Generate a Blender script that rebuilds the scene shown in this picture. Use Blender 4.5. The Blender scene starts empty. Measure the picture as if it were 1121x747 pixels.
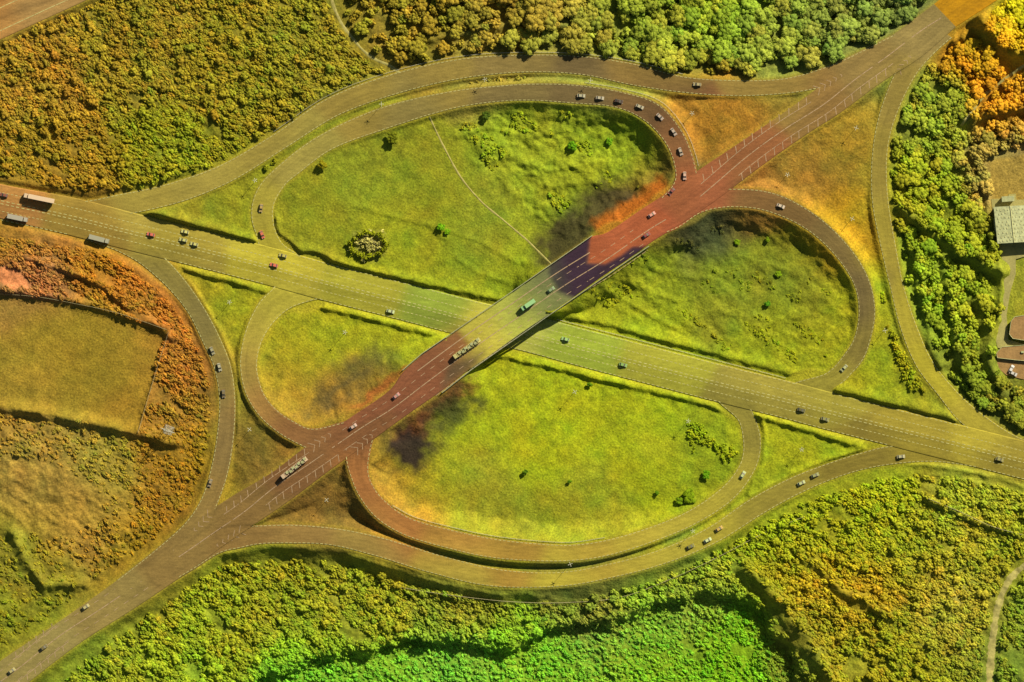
import bpy, math, random
import numpy as np
from mathutils import Vector

# ------------------------------------------------------------------ camera, light, exposure
M = 0.5                                     # metres per photo pixel
CX, CY = 560.5, 373.5
def W(x, y): return ((x-CX)*M, (CY-y)*M)    # map position (photo grid) -> world
scene = bpy.context.scene
col = scene.collection
cam_d = bpy.data.cameras.new('camera'); cam = bpy.data.objects.new('camera', cam_d); col.objects.link(cam)
CAM_H = 3000.0
cam.location = (0, 0, CAM_H); cam.rotation_euler = (0, 0, 0)
cam_d.sensor_width = 36; cam_d.lens = 36*CAM_H/(1121*M)
cam_d.clip_start = 10; cam_d.clip_end = 20000
scene.camera = cam
SUN_EL, SUN_AZ = math.radians(31), math.radians(40)
world = bpy.data.worlds.new('World'); scene.world = world; world.use_nodes = True
nt = world.node_tree
sky = nt.nodes.new('ShaderNodeTexSky'); sky.sky_type = 'NISHITA'; sky.sun_disc = False
sky.sun_elevation = SUN_EL; sky.sun_rotation = SUN_AZ
nt.links.new(sky.outputs[0], nt.nodes['Background'].inputs[0])
nt.nodes['Background'].inputs[1].default_value = 0.042
sd = bpy.data.lights.new('sun', 'SUN'); sd.energy = 5.0; sd.angle = math.radians(0.5); sd.color = (1, .95, .87)
sun = bpy.data.objects.new('sun', sd); col.objects.link(sun)
sv = Vector((math.sin(SUN_AZ)*math.cos(SUN_EL), math.cos(SUN_AZ)*math.cos(SUN_EL), math.sin(SUN_EL)))
sun.rotation_euler = sv.to_track_quat('Z', 'Y').to_euler(); sun.location = sv*400
vs = scene.view_settings
vs.view_transform = 'Standard'; vs.look = 'None'; vs.exposure = 0.42; vs.gamma = 1; vs.use_curve_mapping = False
scene.render.engine = 'CYCLES'; scene.cycles.max_bounces = 4; scene.cycles.diffuse_bounces = 2
ALB = np.array([.84, .84, .72])                                  # display colour -> base colour
rng = np.random.default_rng(7); random.seed(7)

# ------------------------------------------------------------------ numeric helpers
def lin(c):
    c = np.asarray(c, float)/255.0
    return np.where(c <= .04045, c/12.92, ((c+.055)/1.055)**2.4)
def sstep(t): t = np.clip(t, 0, 1); return t*t*(3-2*t)
def vnoise(x, y, seed=0):
    xi = np.floor(x).astype(np.int64); yi = np.floor(y).astype(np.int64); fx = x-xi; fy = y-yi
    fx = fx*fx*(3-2*fx); fy = fy*fy*(3-2*fy)
    def h(a, b):
        n = (a*374761393 + b*668265263 + seed*974634777) & 0xffffffff
        n = ((n ^ (n >> 13))*1274126177) & 0xffffffff
        return ((n ^ (n >> 16)) & 0xffff)/32767.5 - 1
    return (h(xi, yi)*(1-fx)+h(xi+1, yi)*fx)*(1-fy) + (h(xi, yi+1)*(1-fx)+h(xi+1, yi+1)*fx)*fy
def fbm(x, y, s, oct=4, seed=0):
    r = 0; a = 1; t = 0
    for k in range(oct):
        r = r + a*vnoise(x/s*(2**k)+17.3*k, y/s*(2**k)-9.1*k, seed+k); t += a; a *= .55
    return r/t*1.6
def aniso(x, y, s, oct=3, seed=0, k=2.0):     # noise stretched along the NW-SE grain of the ground
    u = (x*.8+y*.6)/k; v = (-x*.6+y*.8)
    return fbm(u, v, s, oct, seed)
def inpoly(px, py, poly):
    r = np.zeros(np.shape(px), bool); n = len(poly)
    for i in range(n):
        x1, y1 = poly[i]; x2, y2 = poly[(i+1) % n]
        if y1 == y2: continue
        c = ((y1 > py) != (y2 > py)) & (px < (x2-x1)*(py-y1)/(y2-y1)+x1)
        r ^= c
    return r
def polydist(px, py, pts, closed=False):
    """distance to a polyline and side (+ = towards the south-west)"""
    best = np.full(np.shape(px), 1e9); side = np.zeros(np.shape(px))
    n = len(pts)
    for i in range(n if closed else n-1):
        x1, y1 = pts[i]; x2, y2 = pts[(i+1) % n]; dx = x2-x1; dy = y2-y1; L = dx*dx+dy*dy+1e-9
        t = np.clip(((px-x1)*dx+(py-y1)*dy)/L, 0, 1)
        ex = px-(x1+t*dx); ey = py-(y1+t*dy); d = np.sqrt(ex*ex+ey*ey)
        m = d < best; best = np.where(m, d, best); side = np.where(m, np.sign(-.5*ex+.86*ey), side)
    return best, side
def catmull(pts, step=1.5):
    P = np.array(pts, float); n = len(P); out = []
    for i in range(n-1):
        p0 = P[max(i-1, 0)]; p1 = P[i]; p2 = P[i+1]; p3 = P[min(i+2, n-1)]
        L = math.hypot(*(p2-p1)[:2]); k = max(1, int(L/step)); k = min(k, 400)
        t0 = 0; t1 = max(np.linalg.norm((p1-p0)[:2]), 1e-3)**.5; t2 = t1+max(np.linalg.norm((p2-p1)[:2]), 1e-3)**.5
        t3 = t2+max(np.linalg.norm((p3-p2)[:2]), 1e-3)**.5
        if i == 0: p0 = 2*p1-p2; t1 = (t2-t1); t2 = 2*t1; t3 = t2+max(np.linalg.norm((p3-p2)[:2]), 1e-3)**.5
        if i == n-2: p3 = 2*p2-p1; t3 = t2+(t2-t1)
        for j in range(k):
            t = t1+(t2-t1)*j/k
            a1 = (t1-t)/(t1-t0)*p0+(t-t0)/(t1-t0)*p1; a2 = (t2-t)/(t2-t1)*p1+(t-t1)/(t2-t1)*p2; a3 = (t3-t)/(t3-t2)*p2+(t-t2)/(t3-t2)*p3
            b1 = (t2-t)/(t2-t0)*a1+(t-t0)/(t2-t0)*a2; b2 = (t3-t)/(t3-t1)*a2+(t-t1)/(t3-t1)*a3
            out.append((t2-t)/(t2-t1)*b1+(t-t1)/(t2-t1)*b2)
    out.append(P[-1]); return np.array(out)

# ------------------------------------------------------------------ roads: pairs of left / right edge points with a height
# name -> (left x, left y, right x, right y, z)
def pr(s):
    return [tuple(float(v) for v in r.split()) for r in s.strip().split(';') if r.strip()]
A_C = [(-1500,-180,4),(-400,110,4),(-80,199,3.4),(0,219,3),(78,238,2.5),(145,255,2),(214,272,1.5),(300,294,1),(360,310.5,.8),(441,331,.6),(510,349,.5),(587,368,.5),(627,379,.4),
       (694,396.5,.3),(793,422,.1),(860,438.5,0),(901,449.5,0),(982,470,0),(1062,490,.2),(1121,505,.4),(1200,525,.5),(1500,600,.5),(2500,850,.5)]
def a_pairs():
    out = []
    for i, (x, y, z) in enumerate(A_C):
        a = A_C[max(i-1, 0)]; b = A_C[min(i+1, len(A_C)-1)]
        tx, ty = b[0]-a[0], b[1]-a[1]; L = math.hypot(tx, ty); nx, ny = ty/L, -tx/L
        hn, hs = (17, 20) if x <= 0 else (21.5, 20)
        out.append((x+nx*hn, y+ny*hn, x-nx*hs, y-ny*hs, z))
    return out
B_W = pr('''-900 1345 -878 1375 0; -60 768 -38 802 0; 0 724 24 753 .6; 67 679 88 704 1.4; 122 640 146 667 2.2; 189 589 211 623 3.2; 226 562 246 597 4;
 258 541 278 575 4.8; 300 516 320 546 5.7; 334 490 357 518 6.4; 365 470 385 498 6.9; 387 455 405 484 7.2; 428 426 449 452 7.6; 441 408 482 429 7.8; 462 389 516 403 8''')
B_D = pr('462 389 516 403 8; 480 376.5 534 390.5 8.05; 520 349 574 362 8.1; 550 328.5 603 342.5 8.1; 575 311.5 628 325.5 8.1')
B_E = pr('''575 311.5 628 325.5 8.1; 606 289 659 303 8.1; 632 271 686 285 8; 648 259.5 708 269 7.9; 662 256 716 263.5 7.8; 700 231 738 250 7.5; 735 208 760 236 7.2; 764 187 786 218 7; 812 155 835 181 6.4; 860 122 882 148 5.6;
 896 96 918 125 5; 940 63 963 92 4.4; 985 33 1008 63 3.7; 1022 5 1046 30 3.2''')
B_X = pr('1022 5 1046 30 3.2; 1046 -14 1092 0 2.9; 1080 -40 1126 -24 2.6; 1900 -620 1926 -580 2')
ROADS = [
 ('main_road', a_pairs()),
 ('bridge_approach_road', B_W), ('bridge_approach_road', B_E), ('resurfaced_road', B_X),
 ('slip_road', pr('''60 222 50 246 2.5; 100 219 95 243 2.3; 129 213 125 238 2.3; 165 206 162 231 2.2; 188 200 198 222 2.2; 241 181 254 199 2.3; 300 147 314 162 2.6; 360 107 371 127 3; 437 79 444 101 3.3; 508 64 512 86 3.5;
   580 60 580 80 3.6; 640 62 638 83 3.8; 694 70 690 94 4; 747 84 745 102 4.3; 801 88 805 106 4.6; 860 86 862 103 4.8; 905 73 900 97 4.8; 930 62 938 90 4.6; 982 36 990 62 3.8''')),
 ('slip_road', pr('''1022 28 1042 42 3; 1005 44 1028 54 3.1; 990 62 1014 68 3.2; 979 80 1003 82 3.2; 966 112 988 110 3; 958 142 976 142 2.8; 954 171 971 171 2.6; 953 200 971 202 2.4; 955 228 973.5 228 2.1; 963 268 980 266 1.7; 974 314 989 312 1.3;
   986 362 1004 358 .9; 1003 402 1022 397 .6; 1025 431 1047 428 .4; 1050 462 1074 452 .3; 1082 484 1110 476 .3; 1118 500 1150 492 .4''')),
 ('slip_road', pr('''70 250 85 236 2.4; 100 265 122 250 2.2; 125 274 150 262 2.2; 150 287 170 272 2.2; 168 301 186 287 2.2; 187 319 204 308 2.3; 206 343 222 334 2.4; 222 375 240 367 2.4; 234 402 253 400 2.5; 240 437 258 438 2.6; 237 480 256 483 3;
   230 517 249 522 3.3; 220 547 237 556 3.5; 204 571 226 580 3.6; 171 601 195 612 3; 128 635 150 650 2.4''')),
 ('slip_road', pr('''172 608 185 640 3; 200 590 212 624 3.3; 225 582 241 606 3.5; 252 576 265 600 3.7; 280 575 284 596 3.9; 320 574 318 595 4; 368 578 362 597 3.9; 414 587 408 608 3.6; 481 607 470 627 3.1; 548 623 538 642 2.6; 613 626 615 642 2; 667 617 673 632 1.6;
   721 602 729 617 1.2; 774 578 785 594 .9; 820 547 835 563 .6; 861 525 871 543 .4; 901 509 909 526 .2; 941 496 947 514 .1; 975 488 984 508 .1; 1020 488 1025 506 .1; 1070 498 1072 512 .2''')),
 ('loop_ramp', pr('''300 300 345 298 1; 286 280 328 280 1; 280 258 309 266 1.1; 275 240 301 248 1.2; 276 222 300 226 1.3; 284 203 311 205 1.5; 310 177 329 189 1.8; 347 150 362 165 2.2; 414 119 420 143 2.9; 494 100 497 119.5 3.8; 548 94 548 112 4.4;
   580 92 580 111 4.8; 627 93 625 114 5.4; 680 101 675 119 6; 721 115 706 134 6.5; 747 145 728 158 6.9; 758 171 737 180 7.1; 763 190 738 198 7.2; 768 205 728 212 7.3; 760 224 700 236 7.5''')),
 ('loop_ramp', pr('''745 222 712 262 7.4; 768 211 742 250 7.3; 790 207 766 234 7; 810 207 792 228 6.7; 835 209 824 229 6.4; 861 217 853 237 5.9; 901 242 888 256 5.1; 936 279 919 287 4.1; 952 309 935 314 3.3; 958 341 939.5 341 2.4; 954 368 936 366 1.6; 945 394 926 385 1;
   930 412 905 408 .5; 914 430 872 418 .2; 910 448 850 428 .1''')),
 ('loop_ramp', pr('''308 298 370 316 1; 303 308 356 326 1.1; 296 317 340 330 1.3; 284 330 318 338 1.6; 272 353 297 357 2.2; 265 378 285 380 2.9; 263 400 282 403 3.6; 268 428 289 430 4.4; 282 453 303 448 5.2; 305 474 322 461 5.8; 334 490 345 469 6.3; 356 500 378 461 6.8''')),
 ('loop_ramp', pr('''362 500 428 457 7; 376 497 412 475 6.9; 380 510 405 500 6.7; 384 522 404 517 6.5; 392 541 411 535 6.3; 411 566 428 553 6; 441 585 450 567 5.5; 489 600 496 580 5.8; 534 610 540 589 5.5; 580 614 583 594 5.1; 627 614 625 596 4.4; 667 608 663 591 3.6;
   721 591 714 576 2.6; 761 574 752 560 1.4; 800 549 784 539 .9; 820 526 802 521 .5; 831 503 812 502 .3; 833 480 813 480 .2; 829 463 807 459 .1; 824 450 788 442 .1; 815 430 770 420 .1''')),
 ('dual_carriageway', pr('-900 470 -900 360 6; -60 72 -60 0 6; 0 45 -20 -28 6; 50 22 24 -50 6; 104 -3 78 -75 6; 600 -260 560 -330 6')),
]
class Road: pass
roads = []
for nm, prs in ROADS + [('deck', B_D)]:
    r = Road(); r.name = nm; r.s = catmull(prs, 1.6)
    r.L = r.s[:, :2]; r.R = r.s[:, 2:4]; r.z = r.s[:, 4]; r.C = (r.L+r.R)/2
    t = np.gradient(r.C, axis=0); t /= np.linalg.norm(t, axis=1)[:, None]+1e-9; r.t = t
    v = (r.R-r.L)/2; r.hw = np.abs(t[:, 0]*v[:, 1]-t[:, 1]*v[:, 0])
    roads.append(r)
deck = roads.pop()
rA, rBW, rBE, rBX = roads[:4]
def near_road(r, px, py, hwscale=1.0):
    """distance outside the road's edge (photo grid units) and its height there"""
    sh = np.shape(px); p = np.stack([np.ravel(px), np.ravel(py)], 1); e = np.empty(len(p)); z = np.empty(len(p))
    k = np.arange(0, len(r.C), 2)
    C = r.C[k].astype(np.float32); hw = r.hw[k].astype(np.float32)*hwscale; zz = r.z[k]
    for i in range(0, len(p), 20000):
        q = p[i:i+20000].astype(np.float32)
        d = np.sqrt((q[:, :1]-C[:, 0])**2+(q[:, 1:]-C[:, 1])**2)-hw
        j = d.argmin(1); e[i:i+20000] = d[np.arange(len(q)), j]; z[i:i+20000] = zz[j]
    return e.reshape(sh), z.reshape(sh)

# ------------------------------------------------------------------ terrain grid
far = [120, 200, 350, 600, 1100, 2200, 4500, 9000]
gx = np.concatenate([-np.array(far[::-1])-45., np.arange(-45, 1167, 1.5), np.array(far)+1166.])
gy = np.concatenate([-np.array(far[::-1])-45., np.arange(-45, 793, 1.5), np.array(far)+792.])
GX, GY = np.meshgrid(gx, gy)
E = np.full(GX.shape, 1e9); num = np.zeros(GX.shape); den = np.zeros(GX.shape)
for r in roads:
    m = slice(None)
    # coarse evaluate, then refine only near
    e, z = near_road(r, GX, GY)
    e = e*M
    E = np.minimum(E, e); w = 1/(np.maximum(e, 0)+.3)**4
    num += w*z; den += w
ZR = num/den
eA, _ = near_road(rA, GX, GY); eA *= M
BASE = [(100,100,4),(300,60,3.5),(500,30,2.5),(780,20,-1),(950,20,0),(1110,40,1),(1050,200,-1),(1060,330,-3),(1110,300,0),(1110,400,0),(350,220,1.5),(450,270,1),(600,160,1),(680,170,-1.8),(640,140,-1.2),(690,210,-1.5),
  (300,612,-4),(250,625,-3),(360,614,-4.5),(430,634,-5),(500,652,-5),(600,656,-5),(680,642,-4),(740,624,-2.5),(190,662,-3),(130,700,-3),(80,735,-3),(800,330,0),(880,360,-.5),(890,300,-2.2),(820,262,-2.2),(760,262,-1),(800,130,5.5),(880,180,4),(930,330,1),(970,430,.3),(350,400,1),(320,370,1.2),(600,480,.5),(500,520,1),(750,480,.2),(250,330,1.6),(275,480,3),(330,550,4),(400,560,3.6),(880,480,0),
  (100,300,4.5),(60,380,5),(100,520,4.5),(40,620,2.5),(150,600,2.5),(20,690,0),(300,650,-2.2),(200,700,-1.5),(130,730,-1.5),(400,650,-3.2),(520,665,-3.2),(640,660,-3),(400,690,-2.8),(520,680,-2.5),(640,670,-2.5),(800,640,-1.5),(900,600,-.5),(1000,600,0),(1100,600,0),
  (1000,700,0),(1100,720,-1),(900,720,-2),(700,730,-3),(500,740,-3)]
bp = np.array(BASE, float)
def shep(px, py, pts, vals, s):
    n = np.zeros(np.shape(px)+(vals.shape[1],)); d = np.zeros(np.shape(px))
    for (x, y), v in zip(pts, vals):
        q = ((px-x)**2+(py-y)**2)
        w = np.exp(-q/(2*s*s))+1e-6/(1+q/(s*s)); n += w[..., None]*v; d += w
    return n/d[..., None]
base = shep(GX, GY, bp[:, :2], bp[:, 2:3], 50)[..., 0]
base += .5*fbm(GX, GY, 70, 3, 3)
# the low green valley at the bottom
VALLEY = [(235,780),(285,740),(330,722),(400,712),(450,698),(500,699),(560,710),(600,690),(660,680),(705,664),(740,652),(800,648),(835,668),(862,700),(885,740),(900,800),(900,1200),(200,1200)]
dv, _ = polydist(GX, GY, VALLEY, True); iv = inpoly(GX, GY, VALLEY)
base -= 5.5*sstep(np.where(iv, dv, -dv)/11+.15+.7*fbm(GX, GY, 24, 3, 19))
# bushy hollow of the top-right corner
# fields, woods and their texture
FIELD = [(-40,318),(30,326),(60,330),(120,342),(184,362),(168,415),(151,474),(90,461),(40,452),(-40,440)]
PALE = [(-40,500),(30,490),(80,480),(140,500),(150,540),(110,590),(60,590),(10,560),(-40,560)]
YARD = [(1076,172),(1100,165),(1180,160),(1180,420),(1100,415),(1085,400),(1086,372),(1095,345),(1096,300),(1086,240),(1082,215)]
WOODS = {
 'nw': [(-40,58),(60,20),(104,5),(104,-40),(360,-40),(368,22),(392,58),(412,72),(433,80),(437,77),(400,90),(350,110),(300,145),(241,177),(188,196),(129,208),(80,208),(0,192),(-40,182)],
 'top': [(372,-40),(1018,-40),(1008,6),(985,28),(930,57),(868,80),(800,83),(742,76),(690,63),(640,55),(580,53),(508,57),(446,74),(405,52),(382,28)],
 'right': [(1048,42),(1066,24),(1110,-40),(1180,-40),(1180,160),(1100,163),(1078,172),(1082,220),(1088,262),(1096,300),(1098,340),(1084,372),(1086,404),(1110,425),(1180,440),(1180,490),(1125,474),(1078,446),(1052,424),(1028,396),(1010,368),(997,330),(986,290),(979,250),(976,200),(977,150),(993,110),(1012,80),(1030,60)],
 'left': [(-40,252),(60,268),(110,276),(145,294),(178,322),(205,358),(222,396),(230,437),(228,480),(220,520),(206,555),(165,592),(110,632),(52,676),(-40,735)],
 'south': [(50,800),(80,735),(140,690),(190,652),(245,620),(310,612),(360,616),(410,629),(468,646),(540,660),(620,661),(690,645),(750,624),(800,598),(840,574),(880,550),(930,534),(1000,520),(1060,524),(1121,540),(1180,556),(1180,800)],
 'strip': [(285,188),(320,160),(372,128),(444,104),(512,89),(580,83),(640,87),(640,90),(580,89),(512,94),(445,106),(380,128),(345,147),(310,172),(290,192)],
 'loopright': [(502,135),(560,122),(640,122),(690,140),(706,170),(700,215),(668,250),(620,268),(590,240),(560,215),(520,170)],
 'eloop': [(640,322),(680,290),(740,262),(800,240),(850,248),(900,285),(926,330),(928,370),(900,400),(860,402),(780,380),(700,352)],
 'sright': [(750,455),(790,462),(806,478),(806,500),(790,525),(760,500)],
 'estrip': [(962,318),(972,330),(984,372),(1004,412),(1020,436),(1000,436),(985,400),(972,365)],
}
wm = {k: inpoly(GX, GY, p) for k, p in WOODS.items()}
rough = np.zeros(GX.shape)
for k in ('nw', 'top', 'right', 'left', 'south'): rough = np.maximum(rough, wm[k]*1.0)
rough = np.maximum(rough, wm['loopright']*1.35); rough = np.maximum(rough, wm['eloop']*.7); rough = np.maximum(rough, wm['strip']*.6)
rough[inpoly(GX, GY, FIELD)] = 0; rough[inpoly(GX, GY, YARD)] = 0
edge = (GX > -45) & (GX < 1166) & (GY > -45) & (GY < 792)
slope = .66
lo = ZR-np.maximum(0, E-1.2)*slope; hi = ZR+np.maximum(0, E-1.0)*slope
base += .6*fbm(GX, GY, 18, 3, 14)*sstep((E-3)/6)*(.15+.85*rough)
bk = 1+.28*fbm(GX, GY, 22, 3, 15); lo = ZR-np.maximum(0, E-.8)*slope*bk; hi = ZR+np.maximum(0, E-.8)*slope*bk
ks = 1.5*sstep((E-2)/6)
T = .5*(base+lo+np.sqrt((base-lo)**2+ks**2)); T = .5*(T+hi-np.sqrt((T-hi)**2+ks**2)); T = np.where(E < 1.2, np.clip(base, lo, hi), T)
# banks and berms: crest polyline, height, width on the sunny side, width on the far side (photo grid units)
SC = [
 ([(160,231.5),(220,248),(281,265)],1.9,7,3.2),([(299,240),(299,252),(306,262),(324,273),(387,292),(467,311),(545,327)],1.5,6,2.4),
 ([(328,333),(360,338),(387,344),(441,359),(486,370)],1.4,6,2.3),([(205,296),(240,305),(288,319)],1.4,6,2.3),
 ([(600,343),(662,354),(726,372),(788,388),(860,408),(878,415)],1.6,7,3),([(545,389),(560,392),(613,404),(680,421),(747,436),(798,450)],1.5,7,2.6),
 ([(915,426),(982,442),(1048,459)],1.7,7,3.4),([(829,455),(875,468),(940,489)],1.5,6,3),([(822,544),(865,520),(910,502),(945,494)],1.0,4,2),
 ([(192,296),(208,310),(225,335),(243,366),(256,400),(261,440),(259,482)],.9,2.5,2.5),
 ([(834,458),(838,485),(834,510),(818,540)],1,3,2.5),
 ([(0,317),(60,325),(110,337),(150,350),(186,358)],2.2,6,4),([(-20,441),(60,455),(130,469),(195,486)],3.2,7,5.5),([(186,362),(170,410),(151,472)],.9,3,2.5),
 ([(16,585),(28,612),(50,642),(95,638)],2.5,6,6),([(78,297),(112,311),(139,335),(166,350),(190,372)],2,6,4),([(30,283),(60,292),(85,300)],1.5,5,3),
 ([(470,43),(521,35),(564,25),(620,30)],2.2,7,5),([(590,45),(620,52),(650,50)],1.5,5,4),
 ([(1014,547),(1062,568),(1121,590),(1180,600)],1.8,5,3),([(918,645),(945,655),(971,675)],2.5,8,6),([(875,610),(900,625),(915,640)],1.5,6,4),
 ([(818,622),(838,640),(856,660),(886,703),(914,750),(930,790)],4.5,9,11),
 ([(985,227),(1014,250),(1057,279),(1096,297)],4.5,9,8),([(1000,275),(1011,330),(1018,373),(1030,400)],3,7,5.5),([(1034,285),(1040,340),(1050,385),(1062,415)],3,7,6.5),
 ([(1073,330),(1082,360),(1084,400),(1100,430)],3.5,6,8),([(1079,210),(1083,250),(1094,290),(1096,320),(1090,360)],2,4,4),
 ([(1070,14),(1080,34),(1096,50),(1112,58),(1135,64)],6.5,12,10),([(1056,130),(1090,122),(1130,116)],3.5,7,7),([(1044,45),(1060,35),(1082,14)],2.5,3,5),
 ([(250,606),(310,599),(360,602),(410,616),(470,636),(540,651),(600,652)],.8,3,4),
 ([(387,225),(420,234),(470,248),(486,262)],.4,4,2),([(470,246),(520,262),(565,288)],.35,4,2),([(498,282),(525,300),(560,310)],.4,4,2),([(500,150),(530,140),(580,150),(620,142)],.7,4,3),([(520,180),(560,172),(600,188),(650,178)],.7,4,3),([(600,205),(640,198),(680,205)],.7,4,3),
 ([(655,313),(690,333),(740,360)],.6,4,2.5),([(672,303),(705,316),(740,330)],.6,4,2.5),([(700,290),(760,305),(820,300)],.4,5,3),([(780,340),(840,352),(880,345)],.4,5,3),([(760,275),(820,282),(870,300)],.4,5,3),
 ([(975,500),(1000,507),(1040,513),(1090,522),(1121,533)],1.0,3,3),
]
SCSH = np.zeros(GX.shape)
for pts, H, wn, ws in SC:
    xs = [p[0] for p in pts]; ys = [p[1] for p in pts]
    jx = np.where((gx > min(xs)-40) & (gx < max(xs)+40))[0]; jy = np.where((gy > min(ys)-40) & (gy < max(ys)+40))[0]
    sl = (slice(jy[0], jy[-1]+1), slice(jx[0], jx[-1]+1))
    x, y = GX[sl], GY[sl]
    wob = 1.2*fbm(x, y, 9, 2, 5)
    d, s = polydist(x+wob, y+wob, pts)
    h = np.where(s > 0, np.exp(-(d/ws)**2), np.exp(-(d/wn)**2))
    T[sl] += H*h*sstep((E[sl]-.3)/1.2)*(1+.25*fbm(x, y, 14, 2, 8))
    SCSH[sl] = np.maximum(SCSH[sl], np.where((s > 0) & (d > .5) & (d < ws*1.5), 1, 0))

amp = .12+.28*rough+.10*(E > 2)*(E < 11)
n1 = aniso(GX, GY, 7, 3, 11, 2.2); n2 = fbm(GX, GY, 3.6, 2, 21)
T += amp*(n1*1.0+n2*.55)*sstep((E-.8)/2)*np.where(edge, 1, 0)
T += (.10+.12*rough)*aniso(GX, GY, 30, 3, 31, 1.6)*sstep((E-1.5)/6)
# compound plateaux
PAD1 = [(1106,352),(1110,347),(1140,342),(1180,342),(1180,377),(1140,376),(1108,371),(1104,366)]
PAD2 = [(1090,387),(1096,380),(1130,377),(1180,380),(1180,424),(1130,418),(1102,411),(1092,403),(1089,395)]
# road beds
bed = ZR-.12
T = np.where(E < .1, bed+(np.minimum(T, ZR+.01)-bed)*sstep((E+.9)/.7), T)
TX0, TY0 = -45., -45.
ix0 = 8; nxf = len(np.arange(-45, 1167, 1.5)); nyf = len(np.arange(-45, 793, 1.5))
def fld(F, px, py):
    fx = np.clip((np.asarray(px, float)+45)/1.5, 0, nxf-2); fy = np.clip((np.asarray(py, float)+45)/1.5, 0, nyf-2)
    i = fx.astype(int); j = fy.astype(int); a = fx-i; b = fy-j; i = i+ix0; j = j+ix0
    return (F[j, i]*(1-a)+F[j, i+1]*a)*(1-b)+(F[j+1, i]*(1-a)+F[j+1, i+1]*a)*b
def ground(px, py): return float(fld(T, px, py))

# ------------------------------------------------------------------ colour of the ground and of the road surface
VEG = '''30 80 158 125 28;150 55 146 128 25;250 100 142 130 22;60 180 150 122 22;200 170 136 135 16;350 60 142 132 25;450 30 145 128 28;560 18 150 128 35;620 45 148 140 45;640 62 145 145 40;740 70 125 150 40;860 74 120 150 45;930 55 110 140 45;690 55 125 150 40;560 50 150 140 40;700 30 112 150 34;780 15 85 170 34;850 50 108 155 45;930 40 95 145 52;980 20 95 135 52
1010 120 112 150 34;1000 200 122 150 20;1040 250 128 145 20;1025 320 80 165 25;1060 340 112 155 22;1060 400 100 140 25;1085 55 190 138 14;1098 22 190 140 14;1072 28 175 130 16;1110 95 190 138 18;1118 12 70 225 25;1100 190 165 140 60;1110 320 150 150 25;1120 440 110 125 25
320 230 138 146 16;400 180 122 148 18;450 250 128 155 12;450 215 132 148 16;600 160 118 165 18;560 300 122 160 12;660 180 105 165 14;620 230 105 155 14;700 225 130 110 22;540 250 130 150 20
800 320 112 142 16;700 310 110 150 14;870 300 104 135 16;850 385 135 160 10;700 345 130 170 10;760 240 70 80 30
800 130 170 122 22;860 115 150 120 25;770 110 165 115 22;880 180 178 122 26;830 195 178 112 28;930 150 160 128 22;930 320 158 158 10;915 260 190 148 14;960 420 150 160 10;1000 440 135 145 14
460 520 162 162 14;600 480 148 175 6;700 500 148 175 8;540 560 152 152 20;430 560 190 135 30;640 560 148 158 18;520 420 138 170 8;700 430 135 175 6;790 490 120 160 10;420 530 180 130 30
320 380 165 160 14;400 365 150 170 12;320 440 172 138 26;440 370 140 170 10;420 425 150 120 30;380 445 160 125 28;290 400 165 150 16
250 340 160 156 12;235 310 150 150 14;275 480 125 102 25;270 430 125 115 22;330 550 130 102 25;400 560 110 92 25;880 490 145 168 10;850 460 150 170 10;220 215 145 140 18;260 240 140 148 14;200 232 150 140 20
100 285 170 120 20;150 320 180 108 24;190 350 185 105 28;40 300 178 108 55;20 265 175 115 20;210 400 178 108 28;190 440 172 112 24;190 520 165 118 22;225 500 150 130 15;70 390 150 126 26;40 420 156 128 36;120 360 150 125 28;60 520 165 136 42;120 530 158 140 36;90 570 175 135 42;40 620 145 135 24;150 600 160 126 18;20 680 135 138 18;160 640 140 135 20
300 650 138 148 24;230 680 125 158 22;130 735 105 155 24;190 730 95 170 24;400 650 145 148 24;500 660 138 140 30;300 620 140 145 20;380 690 140 150 24;400 735 50 185 40;500 725 50 190 48;590 715 60 190 40;690 690 80 178 34;640 665 130 130 38;760 665 100 165 34;800 710 60 180 22;720 730 60 180 30;350 745 45 190 40;850 610 138 145 18;930 590 150 155 16;900 640 172 148 18;960 650 168 145 20;1000 600 150 150 24;1050 650 162 155 34;1040 680 160 150 40;1000 720 146 146 18;1100 700 88 150 28;1110 740 80 145 30;1060 560 155 155 30;880 700 125 135 24;930 720 150 145 20;960 560 145 162 14;840 575 130 165 14;1100 600 140 148 22'''
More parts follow.
